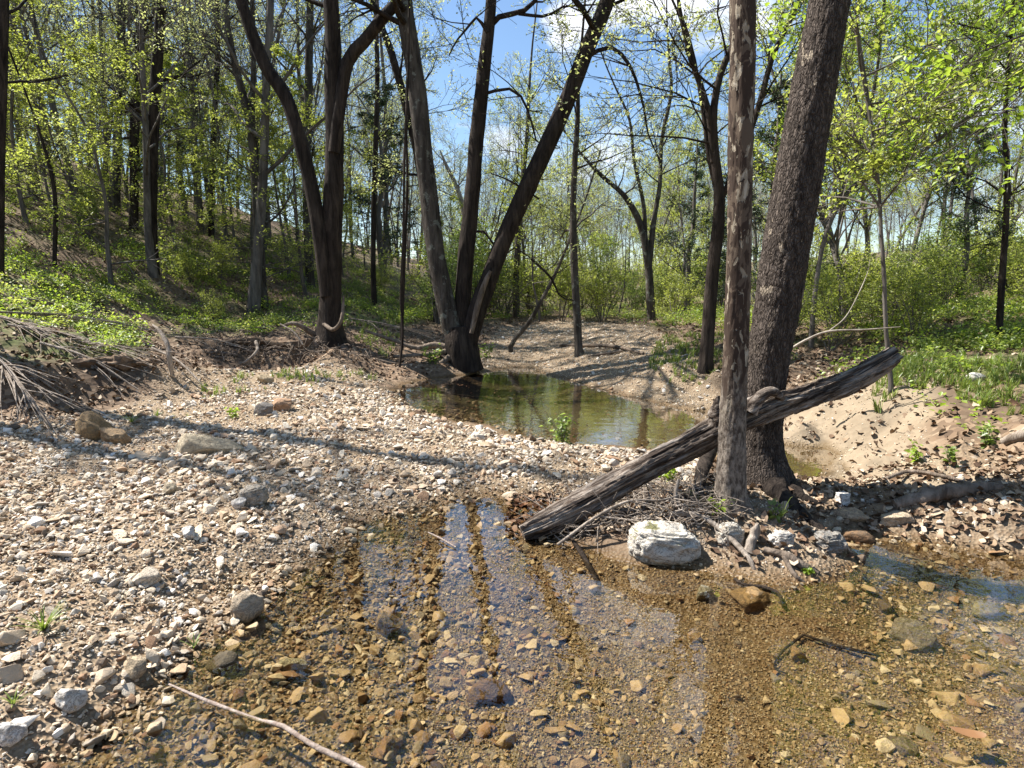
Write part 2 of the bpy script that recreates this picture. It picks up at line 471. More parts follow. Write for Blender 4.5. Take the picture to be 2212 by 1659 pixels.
# pond outline
cp(0.0, (820, 822), (900, 800), (1000, 797), (1090, 795), (1160, 796), (1260, 830), (1350, 856), (1510, 864), (1600, 893), (1690, 928), (1790, 962), (1880, 995))
cp(0.0, (865, 850), (950, 902), (1060, 918), (1180, 950), (1300, 958), (1450, 974), (1570, 985), (1690, 1040), (1790, 1030))
cu(-.30, (1000, 820), (1080, 822)); cu(-.36, (1110, 850), (1180, 868)); cu(-.2, (960, 850), (1280, 895), (1380, 905)); cu(-.12, (1150, 915), (1420, 935), (1500, 930))
cu(-.08, (1600, 940), (1720, 970), (1720, 1005), (1800, 990))
# front pool outline, left and right shores
cp(0.0, (1390, 1098), (1250, 1088), (1080, 1078), (960, 1082), (870, 1108), (740, 1135), (692, 1200), (600, 1235), (520, 1262), (430, 1300), (400, 1380), (330, 1480), (230, 1570), (110, 1680))
cu(-.05, (1000, 1115), (1120, 1110), (800, 1200), (600, 1330), (520, 1450), (420, 1560), (330, 1690))
cu(-.12, (900, 1250), (760, 1330), (700, 1480), (640, 1620)); cu(-.17, (1000, 1300), (1050, 1430), (1000, 1560), (950, 1750))
cu(-.15, (1200, 1350), (1250, 1500), (1300, 1640)); cu(-.12, (1450, 1350), (1550, 1500), (1650, 1640), (1750, 1400), (1900, 1500)); cu(-.09, (1300, 1250), (1500, 1290), (1650, 1320), (2100, 1600), (2212, 1500))
cu(-.16, (1950, 1250), (2120, 1250), (2000, 1350), (2300, 1270))
cp(0.0, (1110, 1158), (1210, 1162), (1300, 1190), (1370, 1222), (1520, 1215), (1600, 1240), (1690, 1270), (1800, 1250), (1860, 1210), (1790, 1160), (1860, 1158), (1960, 1170), (2100, 1185), (2212, 1198), (2400, 1220))
# the little island round the two big trunks
cp(.22, (1575, 1095)); cp(.20, (1650, 1085)); cp(.21, (1480, 1095), (1510, 1040), (1420, 1090)); cp(.13, (1600, 1150), (1700, 1140)); cp(.1, (1400, 1125), (1700, 1190)); cp(.06, (1780, 1205), (1300, 1150)); cp(.1, (1560, 1010), (1660, 1020))
# gravel bar
cp(.03, (1000, 1045), (560, 1300), (480, 1330)); cp(.10, (900, 1020), (1120, 1010), (1350, 1020), (1250, 985)); cp(.14, (780, 960), (650, 1100), (400, 1200), (200, 1400)); cp(.08, (880, 900), (300, 1400), (100, 1560))
cp(.22, (500, 960), (300, 1010), (100, 1080), (600, 870), (100, 1250)); cp(.2, (720, 850), (400, 1080)); cp(.15, (0, 1480))
# left bank: foot and top of the cut
cp(.32, (0, 930), (60, 915)); cp(.30, (170, 868), (250, 858), (330, 852), (420, 835)); cp(.68, (170, 785), (250, 780), (330, 777)); cp(.33, (0, 885)); cp(.74, (0, 792), (80, 790))
cp(.18, (480, 803), (560, 797), (640, 795), (720, 795), (790, 806)); cp(.66, (480, 733), (560, 734), (640, 736), (720, 739)); cp(.45, (785, 757)); cp(.5, (410, 775))
cp(.95, (0, 735), (130, 730)); cp(.84, (250, 715)); cp(.80, (350, 705), (440, 700)); cp(.80, (560, 695), (650, 697), (740, 700)); cp(.5, (830, 728)); cp(.36, (900, 750), (950, 765)); cp(.12, (990, 790), (1030, 785)); cp(.2, (860, 795))
# far gravel bar and right bank
cp(.18, (1060, 765), (1250, 790), (1400, 825), (1500, 845)); cp(.32, (1120, 742), (1250, 760), (1380, 780)); cp(.46, (1450, 785), (1540, 800)); cp(.5, (1300, 735))
cp(.25, (1740, 905), (1850, 940)); cp(.40, (1740, 850), (1850, 880)); cp(.26, (1950, 985)); cp(.58, (1900, 825)); cp(.64, (2000, 800)); cp(.72, (2120, 775), (2212, 770)); cp(.45, (2040, 905)); cp(.55, (2200, 905)); cp(.33, (2080, 1000), (2212, 1010)); cp(.14, (1800, 1075), (1950, 1090), (2100, 1120)); cp(.2, (2212, 1120))
cp(.5, (1700, 800), (1800, 800)); cp(.62, (2400, 900)); cp(.35, (2450, 1040)); cp(.12, (2450, 1150))
cw((6, 6, .95), (8, 5, 1.35), (10, 10, 1.4), (15, 12, 1.9), (30, 15, 3.0), (8, 15, 1.2), (5, 13, .9), (20, 30, 3.0), (10, 30, 1.3), (40, 40, 5), (5.5, 2.0, .12), (3.4, 2.3, -.12), (3.2, 1.4, -.1), (4.2, 1.0, -.08), (4.6, 3.0, .12), (8, 1, 1.0), (15, 0, 2.2), (6, -5, .7), (0, -6, -.05), (1.5, -2, -.12), (-1, .2, -.05), (-2.5, -1, .12))
cw((-6, 4.5, .5), (-9, 4.5, 1.3), (-6, 0, .4), (-6, -6, .5), (-8, 12, 1.5), (-12, 14, 3.2), (-20, 18, 6.2), (-30, 25, 9.5), (-20, 35, 7.5), (-10, 25, 3.6), (-6, 22, 2.0), (-5, 16, 1.25), (-3, 19, .95), (0, 25, .7), (0, 40, 1.3), (5, 40, 1.1), (-12, 50, 5), (-40, 60, 12), (-60, 30, 18), (-15, 5, 4), (-30, 5, 11), (-15, -5, 3.5), (-30, -20, 9))
cw((0, 80, 3), (30, 80, 5), (-30, 100, 9), (80, 80, 9), (0, 160, 6), (100, 160, 12), (-100, 160, 18), (-120, 30, 28), (-120, -60, 32), (0, -60, 0.5), (100, -60, 10), (120, 30, 12), (-160, 160, 22), (160, 160, 16), (40, -10, 5), (5, 25, .8), (8, 20, 1.1))
CPX = np.array(CPX)
def _tps_k(A, B):
    r2 = ((A[:, None, :2] - B[None, :, :2]) ** 2).sum(-1) + 1e-9
    r = np.sqrt(r2)
    return r            # linear (biharmonic-like) kernel: stays tame between points
def tps_fit():
    n = len(CPX)
    K = _tps_k(CPX, CPX) - 0.02 * np.eye(n)
    Pm = np.hstack([np.ones((n, 1)), CPX[:, :2]])
    A = np.zeros((n + 3, n + 3)); A[:n, :n] = K; A[:n, n:] = Pm; A[n:, :n] = Pm.T
    b = np.zeros(n + 3); b[:n] = CPX[:, 2]
    return np.linalg.solve(A, b)
TW = tps_fit()
def hz(x, y):
    x = np.atleast_1d(np.asarray(x, float)); y = np.atleast_1d(np.asarray(y, float))
    out = np.empty(len(x))
    for s in range(0, len(x), 20000):
        q = np.stack([x[s:s + 20000], y[s:s + 20000]], 1)
        base = _tps_k(q, CPX) @ TW[:-3] + TW[-3] + q @ TW[-2:]
        p3 = np.stack([q[:, 0], q[:, 1], 0 * q[:, 0]], 1)
        amp = np.clip(.012 + (base - .15) * .10, .012, .10)
        base = base + amp * fbm(p3 * 2.6, 4, 5) + .010 * fbm(p3 * 9.0, 3, 9) + np.clip((q[:, 1] - 14) * .01, 0, .25) * fbm(p3 * .5, 3, 11)
        clod = np.clip(1 - np.abs(q[:, 0] - 3.2) / 1.8, 0, 1) * np.clip(1 - np.abs(q[:, 1] - 5.0) / 2.2, 0, 1) * (base > .06)
        base = base + clod * .075 * fbm(p3 * 6.0, 4, 15) - clod * .03
        out[s:s + 20000] = base
    return out
def hz1(x, y): return float(hz([x], [y])[0])
_TT = np.concatenate([np.linspace(1.2, 8, 240), np.linspace(8.05, 20, 200), np.linspace(20.2, 80, 150)])
def G(u, v):
    """the point of the terrain seen at that place"""
    d = ray(u, v)
    t = _TT / d[1]
    x = d[0] * t; y = _TT; z = CH + d[2] * t
    g = hz(x, y)
    k = np.argmax(z <= g)
    if z[k] > g[k]: return dp(u, v, 40)
    return np.array([x[k], y[k], g[k]])

def in_poly(x, y, poly):
    r = np.zeros(len(x), bool); n = len(poly)
    for i in range(n):
        x1, y1 = poly[i][:2]; x2, y2 = poly[(i + 1) % n][:2]
        c = ((y1 > y) != (y2 > y)) & (x < (x2 - x1) * (y - y1) / (y2 - y1 + 1e-12) + x1)
        r ^= c
    return r
def pxpoly(z, *uv): return [gp(u, v, z) for u, v in uv]
P_BAR = pxpoly(.12, (-700, 1000), (-100, 985), (120, 940), (280, 890), (420, 850), (560, 818), (700, 808), (830, 815), (960, 895), (1180, 940), (1500, 965), (1540, 1050), (1400, 1100), (1100, 1085), (900, 1100), (720, 1150), (560, 1290), (430, 1420), (300, 1560), (60, 1800), (-900, 2000))
P_FAR = pxpoly(.25, (1020, 805), (1035, 762), (1080, 732), (1250, 722), (1400, 745), (1470, 790), (1560, 830), (1570, 880), (1500, 870), (1350, 860), (1250, 832), (1170, 800))
P_SAND = pxpoly(.25, (1660, 930), (1690, 880), (1770, 855), (1880, 840), (1990, 900), (2010, 990), (2130, 1060), (1900, 1030), (1800, 985))
P_ISLE = pxpoly(.12, (1470, 1100), (1560, 1075), (1720, 1080), (1860, 1200), (1700, 1265), (1560, 1225), (1370, 1160))
P_DEB = pxpoly(.15, (1690, 1020), (1900, 1010), (2300, 1060), (2400, 1230), (1900, 1175), (1760, 1150))

def axis(segs):
    out = []
    for a, b, s in segs:
        out.append(np.arange(a, b, s))
    return np.concatenate(out)
def geo(a, b, n, s0):
    # n growing steps from a to b, the first of about s0
    q = 1.02
    for _ in range(200):
        tot = s0 * (q ** n - 1) / (q - 1)
        if tot > abs(b - a): break
        q += .004
    st = s0 * q ** np.arange(n); st *= abs(b - a) / st.sum()
    return a + np.sign(b - a) * np.concatenate([[0], np.cumsum(st)])
gx = np.concatenate([geo(-6, -170, 70, .07)[::-1][:-1], np.arange(-6, 5.5, .055), geo(5.5, 170, 70, .07)])
gy = np.concatenate([geo(.6, -70, 26, .1)[::-1][:-1], np.arange(.6, 7, .05), np.arange(7, 15, .075), geo(15, 170, 60, .1)])
GX, GY = np.meshgrid(gx, gy)
GZ = hz(GX.ravel(), GY.ravel()).reshape(GX.shape)
def hz(x, y):
    # height of the built ground sheet itself (replaces the exact surface once the sheet exists)
    x = np.atleast_1d(np.asarray(x, float)); y = np.atleast_1d(np.asarray(y, float))
    i = np.clip(np.searchsorted(gx, x) - 1, 0, len(gx) - 2); j = np.clip(np.searchsorted(gy, y) - 1, 0, len(gy) - 2)
    fx_ = np.clip((x - gx[i]) / (gx[i + 1] - gx[i]), 0, 1); fy_ = np.clip((y - gy[j]) / (gy[j + 1] - gy[j]), 0, 1)
    return (GZ[j, i] * (1 - fx_) + GZ[j, i + 1] * fx_) * (1 - fy_) + (GZ[j + 1, i] * (1 - fx_) + GZ[j + 1, i + 1] * fx_) * fy_
def blur(a, k):
    for _ in range(k):
        a = (a + np.roll(a, 1, 0) + np.roll(a, -1, 0) + np.roll(a, 1, 1) + np.roll(a, -1, 1)) / 5
    return a
wx = GX.ravel() + .22 * fbm(np.stack([GX.ravel() * 2.2, GY.ravel() * 2.2, 0 * GX.ravel()], 1), 3, 31)
wy = GY.ravel() + .22 * fbm(np.stack([GX.ravel() * 2.2, GY.ravel() * 2.2, 0 * GX.ravel() + 5], 1), 3, 37)
m_bar = in_poly(wx, wy, P_BAR).reshape(GX.shape); m_far = in_poly(wx, wy, P_FAR).reshape(GX.shape)
m_sand = in_poly(wx, wy, P_SAND).reshape(GX.shape); m_isle = in_poly(wx, wy, P_ISLE).reshape(GX.shape); m_deb = in_poly(wx, wy, P_DEB).reshape(GX.shape)
m_under = GZ < 0.0
gravel = np.clip(m_bar * 1.0 + m_far * .85 + m_isle * .7 + m_deb * .55 + (GZ < .02) * 1.0, 0, 1)
gravel = blur(gravel, 3)
sandm = blur(np.clip(m_sand * .9 + m_isle * .12 + m_far * .25, 0, 1), 4)
gn = fbm(np.stack([GX.ravel() * .7, GY.ravel() * .7, 0 * GX.ravel()], 1), 4, 41).reshape(GX.shape)
green = np.clip((gn + .35) * 1.4, 0, 1) * (GZ > .7)
green = blur(green * np.clip((GX + 12) / 6 + .4, .3, 1), 2)

NX, NY = len(gx), len(gy)
V = np.stack([GX.ravel(), GY.ravel(), GZ.ravel()], 1)
iy, ix = np.meshgrid(np.arange(NY - 1), np.arange(NX - 1), indexing='ij')
Q = np.stack([iy * NX + ix, iy * NX + ix + 1, (iy + 1) * NX + ix + 1, (iy + 1) * NX + ix], -1).reshape(-1, 4)
fz = V[Q, 2].mean(1)
def fm(mask): return mask.ravel()[Q].mean(1) > .5
region = np.full(len(Q), 4)
region[fm(m_sand) | (fm(m_deb))] = 3
region[fm(m_isle)] = 5
region[fm(m_far)] = 2
region[fm(m_bar)] = 1
region[(fz < 0) & (np.abs(V[Q, 0].mean(1)) < 9) & (V[Q, 1].mean(1) < 16)] = 0
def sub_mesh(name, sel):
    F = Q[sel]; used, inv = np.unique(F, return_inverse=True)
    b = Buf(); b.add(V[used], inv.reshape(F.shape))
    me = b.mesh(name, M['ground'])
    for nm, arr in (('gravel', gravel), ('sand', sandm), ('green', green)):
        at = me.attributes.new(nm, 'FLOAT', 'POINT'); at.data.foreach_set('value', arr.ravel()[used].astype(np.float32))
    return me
STRUCT = {}
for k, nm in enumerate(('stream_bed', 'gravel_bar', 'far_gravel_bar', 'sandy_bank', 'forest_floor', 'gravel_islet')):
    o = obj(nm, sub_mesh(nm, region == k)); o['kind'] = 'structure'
    STRUCT[nm] = o

# water: one sheet wherever the bed lies below the surface
wsel = (V[Q, 2].min(1) < .012) & (np.abs(V[Q, 0].mean(1)) < 12) & (V[Q, 1].mean(1) < 16)
F = Q[wsel]; used, inv = np.unique(F, return_inverse=True)
b = Buf(); vv = V[used].copy(); vv[:, 2] = 0.0; b.add(vv, inv.reshape(F.shape))
wo = obj('creek_water', b.mesh('creek_water', M['water'])); wo['kind'] = 'structure'

# ------------------------------------------------------------------ stones
def ico(sub):
    import bmesh
    bm = bmesh.new(); bmesh.ops.create_icosphere(bm, subdivisions=sub, radius=1.0)
    v = np.array([x.co[:] for x in bm.verts]); f = np.array([[q.index for q in p.verts] for p in bm.faces])
    bm.free(); return v, f
ICO = {k: ico(k) for k in (1, 2, 3, 4, 5)}
def stone_verts(seed, sub=2, cuts=9, flat=.6, rough=.06, nscale=1.6, cmin=.55, cmax=.9):
    rng = np.random.default_rng(seed)
    v, f = ICO[sub]; v = v.copy()
    for _ in range(cuts):
        d = rng.normal(size=3); d /= np.linalg.norm(d)
        c = rng.uniform(cmin, cmax)
        s = v @ d
        v -= np.where(s > c, s - c, 0)[:, None] * d * .92
    nv = v / np.linalg.norm(v, axis=1)[:, None]
    v += nv * (rough * fbm(v * nscale + seed * 3.7, 4, seed))[:, None]
    v *= np.array([1.0, rng.uniform(.6, .9), flat * rng.uniform(.8, 1.2)])
    return v, f
def chip_mesh(name, seed, npts=15, flat=.6, bev=.09, noise=.02):
    # a worn angular chip: convex hull of scattered points with its edges rounded off
    import bmesh
    rng = np.random.default_rng(seed)
    p = rng.normal(size=(npts, 3)); p /= np.linalg.norm(p, axis=1)[:, None]
    p *= rng.uniform(.82, 1.0, npts)[:, None]
    p *= np.array([1.0, rng.uniform(.6, .85), flat * rng.uniform(.8, 1.2)])
    bm = bmesh.new()
    for q in p: bm.verts.new(q)
    bmesh.ops.convex_hull(bm, input=bm.verts)
    for v in [v for v in bm.verts if not v.link_faces]: bm.verts.remove(v)
    bmesh.ops.dissolve_limit(bm, angle_limit=math.radians(14), verts=bm.verts, edges=bm.edges)
    if bev: bmesh.ops.bevel(bm, geom=list(bm.edges), offset=bev, offset_type='OFFSET', segments=1, profile=.5, affect='EDGES', clamp_overlap=True)
    bmesh.ops.triangulate(bm, faces=bm.faces)
    me = bpy.data.meshes.new(name); bm.to_mesh(me); bm.free()
    co = np.zeros(len(me.vertices) * 3, np.float32); me.vertices.foreach_get('co', co); co = co.reshape(-1, 3)
    co = co * (1 + noise * vnoise(co * 2.5 + seed, seed))[:, None]
    me.vertices.foreach_set('co', (co * .5).astype(np.float32).ravel())
    me.polygons.foreach_set('use_smooth', np.ones(len(me.polygons), bool))
    me.set_sharp_from_angle(angle=math.radians(24))
    me.materials.append(M['stone'])
    return me
STONE_MESH = []
lib = bpy.data.collections.new('pebble_library')
for k in range(14):
    me = chip_mesh('pebble_%02d' % k, 100 + k, (9, 11, 13, 17)[k % 4], (.30, .44, .58)[k % 3], (.035, .065)[k % 2])
    STONE_MESH.append(me)
    lib.objects.link(bpy.data.objects.new('pebble_%02d' % k, me))
SMALL = bpy.data.collections.new('grit_library')
for k in range(6):
    SMALL.objects.link(bpy.data.objects.new('grit_%02d' % k, chip_mesh('grit_%02d' % k, 300 + k, 12, .6, 0)))

def scatter(name, pts, rots, scl, idx, coll, parent=None, label=None, cat=None):
    me = bpy.data.meshes.new(name)
    n = len(pts)
    me.vertices.add(n); me.vertices.foreach_set('co', np.asarray(pts, np.float32).ravel())
    for nm, arr, tp in (('rot', rots, 'FLOAT_VECTOR'), ('scl', scl, 'FLOAT_VECTOR')):
        at = me.attributes.new(nm, tp, 'POINT'); at.data.foreach_set('vector', np.asarray(arr, np.float32).ravel())
    at = me.attributes.new('idx', 'INT', 'POINT'); at.data.foreach_set('value', np.asarray(idx, np.int32))
    me.update()
    o = obj(name, me, parent); o['kind'] = 'stuff'
    if label: o['label'] = label
    if cat: o['category'] = cat
    ng = bpy.data.node_groups.new(name + '_scatter', 'GeometryNodeTree')
    ng.interface.new_socket('Geometry', in_out='INPUT', socket_type='NodeSocketGeometry')
    ng.interface.new_socket('Geometry', in_out='OUTPUT', socket_type='NodeSocketGeometry')
    gi = ng.nodes.new('NodeGroupInput'); go = ng.nodes.new('NodeGroupOutput')
    ip = ng.nodes.new('GeometryNodeInstanceOnPoints'); ci = ng.nodes.new('GeometryNodeCollectionInfo')
    ci.inputs['Collection'].default_value = coll
    ci.inputs['Separate Children'].default_value = True; ci.inputs['Reset Children'].default_value = True
    def na(nm, tp):
        x = ng.nodes.new('GeometryNodeInputNamedAttribute'); x.data_type = tp; x.inputs['Name'].default_value = nm
        return x.outputs['Attribute']
    er = ng.nodes.new('FunctionNodeEulerToRotation')
    L = ng.links.new
    L(gi.outputs[0], ip.inputs['Points']); L(ci.outputs[0], ip.inputs['Instance'])
    ip.inputs['Pick Instance'].default_value = True
    L(na('idx', 'INT'), ip.inputs['Instance Index'])
    L(na('rot', 'FLOAT_VECTOR'), er.inputs[0]); L(er.outputs[0], ip.inputs['Rotation'])
    L(na('scl', 'FLOAT_VECTOR'), ip.inputs['Scale'])
    L(ip.outputs[0], go.inputs[0])
    md = o.modifiers.new('scatter', 'NODES'); md.node_group = ng
    return o

rs = np.random.default_rng(7)
def sample(poly_or_fn, x0, x1, y0, y1, dens, ymax_fade=None):
    n = int((x1 - x0) * (y1 - y0) * dens)
    x = rs.uniform(x0, x1, n); y = rs.uniform(y0, y1, n)
    k = poly_or_fn(x, y)
    x, y = x[k], y[k]
    if ymax_fade:
        p = np.clip(ymax_fade / np.maximum(np.hypot(x, y), .1), 0, 1) ** 2
        k = rs.uniform(size=len(x)) < p; x, y = x[k], y[k]
    return x, y
def visible(x, y):
    # within the field of view, with some room for a step aside
    return (np.abs(x) < y * .86 + 1.3) & (y > .9)
f_bar = lambda x, y: visible(x, y) & in_poly(x + .12 * vnoise(np.stack([x * 3, y * 3, 0 * x], 1), 3), y, P_BAR)

stone_sets = {}
def layer(x, y, smin, smax, power=2.0, sink=.25, tilt=.35, water=None):
    z = hz(x, y)
    s = smin + (smax - smin) * rs.uniform(size=len(x)) ** power
    if water is not None:
        k = (z < -.004) if water else (z > -.004)
        x, y, z, s = x[k], y[k], z[k], s[k]
    rot = np.stack([rs.normal(0, tilt, len(x)), rs.normal(0, tilt, len(x)), rs.uniform(0, 2 * PI, len(x))], 1)
    scl = s[:, None] * rs.uniform(.8, 1.2, (len(x), 3))
    pts = np.stack([x, y, z + s * (.3 - sink)], 1)
    return pts, rot, scl, s

def cat_layers(ls):
    return [np.concatenate([l[i] for l in ls]) for i in range(4)]
def make_stones(struct, ls, nparts=300, stuffname='pebbles'):
    pts, rot, scl, s = cat_layers(ls)
    app = s / np.hypot(pts[:, 0], pts[:, 1])
    inview = (np.abs(pts[:, 0]) < pts[:, 1] * .84) & (pts[:, 1] > 1.75)
    order = np.argsort(-np.where(inview, app, 0))
    big = order[:nparts]; rest = order[nparts:]
    idx = rs.integers(0, 14, len(pts))
    for i in big:
        o = obj('stone', STONE_MESH[idx[i]], struct)
        o.location = pts[i]; o.rotation_euler = rot[i]; o.scale = scl[i]
    scatter(stuffname, pts[rest], rot[rest], scl[rest], idx[rest], lib, struct)

# dry gravel bar
def patch(f, seed, lo, sc_):
    return lambda x, y: f(x, y) & (rs.uniform(size=len(x)) < np.clip(.5 + 1.3 * fbm(np.stack([x * sc_, y * sc_, 0 * x], 1), 3, seed), lo, 1))
xa, ya = sample(patch(f_bar, 201, .25, 1.1), -9, 3, .9, 12, 130, 7.5)
xb, yb = sample(patch(f_bar, 203, .3, 1.6), -9, 3, .9, 12, 1150, 5.5)
xc, yc = sample(f_bar, -5, 3, .9, 8, 3200, 3.4)
LD = [layer(xa, ya, .05, .15, 2.6, .17, water=False), layer(xb, yb, .022, .072, 1.7, .10, .5, water=False), layer(xc, yc, .009, .028, 1.3, .05, .5, water=False)]
make_stones(STRUCT['gravel_bar'], LD)
# bed of the creek: coarse on the left, fine on the right
def bed(lo, hi):
    def f(x, y):
        # coarse share falls from left to right
        t = np.clip((x - (-.6)) / 1.6 + .25 * vnoise(np.stack([x * 2.2, y * 2.2, 0 * x], 1), 8), 0, 1)
        pr = hi * (1 - t) + lo * t
        return visible(x, y) & (rs.uniform(size=len(x)) < pr)
    return f
far_right = lambda x, y: np.where((x > 1.6) & (y > 1.6), 1.0, 0.0)
x1, y1 = sample(bed(.06, 1), -5, 5, .9, 11, 130, 7)
x1b, y1b = sample(lambda x, y: visible(x, y) & (x > y * .62 - .1) & (y < 5), 0, 5, 1, 5, 70)
x2, y2 = sample(bed(.10, 1), -5, 5, .9, 9, 1000, 4.0)
x2b, y2b = sample(lambda x, y: visible(x, y) & (x > y * .62 - .1) & (y < 5), 0, 5, 1, 5, 420)
x3, y3 = sample(bed(.45, 1), -4, 5, .9, 6, 2600, 3.0)
LB = [layer(x1, y1, .045, .115, 2.0, .15, water=True), layer(x1b, y1b, .05, .15, 2.0, .25, .15, water=True), layer(x2, y2, .02, .055, 1.5, .12, .45, water=True), layer(x2b, y2b, .02, .05, 1.5, .15, water=True), layer(x3, y3, .010, .024, 1.2, .1, .5, water=True)]
make_stones(STRUCT['stream_bed'], LB)
# grit everywhere underwater on the right
xg, yg = sample(lambda x, y: visible(x, y) & (x > -.4) & (y < 4.2), -.5, 4, 1.2, 4.2, 14000, 2.6)
pg, rg, sg, ss = layer(xg, yg, .006, .014, 1.3, .05, .7, water=True)
scatter('grit', pg, rg, sg, rs.integers(0, 6, len(pg)), SMALL, STRUCT['stream_bed'])
# islet and debris bank stones
fi = lambda x, y: in_poly(x, y, P_ISLE)
xi, yi = sample(fi, -1, 5, 2, 6, 130); xj, yj = sample(fi, -1, 5, 2, 6, 1800)
make_stones(STRUCT['gravel_islet'], [layer(xi, yi, .02, .055, 2, water=False), layer(xj, yj, .008, .02, 1.3, .1, water=False)], 120)
fd = lambda x, y: in_poly(x, y, P_DEB) | in_poly(x, y, P_SAND)
xi, yi = sample(lambda x, y: in_poly(x, y, P_DEB), 0, 7, 2.5, 8, 130); xj, yj = sample(fd, 0, 7, 2.5, 8, 420)
make_stones(STRUCT['sandy_bank'], [layer(xi, yi, .03, .11, 2.4, water=False), layer(xj, yj, .01, .03, 1.3, .1, water=False)], 160)
ff = lambda x, y: in_poly(x, y, P_FAR)
xi, yi = sample(ff, -2, 8, 5, 20, 70); xj, yj = sample(ff, -2, 8, 5, 20, 420)
make_stones(STRUCT['far_gravel_bar'], [layer(xi, yi, .04, .12, 2.6, water=False), layer(xj, yj, .02, .04, 1.3, .1, water=False)], 150)

def boulder(label, u, v, wpx, hpx, col, seed, flat=None, depth=.75, rotz=0.0, tilt=0.0, sink=.2, moss=None, sub=4, cuts=10, rough=.08, name='boulder', cat='rock', nscale=2.2, cmin=.5, box=None):
    """a rock whose foot is seen at (u, v), wpx wide and hpx tall"""
    p = G(u, v); k = p[1] / FPX
    w = wpx * k; h = hpx * k
    if box:
        vv, f = ICO[5]; q = vv.copy()
        vv = np.sign(q) * np.abs(q) ** box
        rg_ = np.random.default_rng(seed)
        for _ in range(5):
            d_ = rg_.normal(size=3); d_ /= np.linalg.norm(d_); c_ = (vv @ d_).max() * rg_.uniform(.78, .92); s_ = vv @ d_
            vv = vv - np.where(s_ > c_, s_ - c_, 0)[:, None] * d_ * .95
        rd = np.abs(fbm(q * np.array([1.6, 1.6, 5.0]) + seed, 4, seed, .6)); vv = vv * (1 + .10 * fbm(q * 1.3, 3, seed + 3) - rough * rd)[:, None]
    else:
        vv, f = stone_verts(seed, sub, cuts, 1.0, rough, nscale, cmin, .85)
        vv = vv * (1 + .025 * fbm(vv * 7 + seed, 4, seed + 5, .6))[:, None]
    vv = vv - (vv.max(0) + vv.min(0)) / 2
    vv /= (vv.max(0) - vv.min(0))
    vv[:, 2] += .5 - sink
    vv *= np.array([w, w * depth, h / (1 - sink)])
    b = Buf(); b.add(vv, f)
    o = obj(name, b.mesh(name, mat_stone('rock_%d' % seed, col, moss)), None, label=label, category=cat)
    o.location = (p[0], p[1] + w * depth * .4, p[2]); o.rotation_euler = (0, tilt, rotz)
    return o
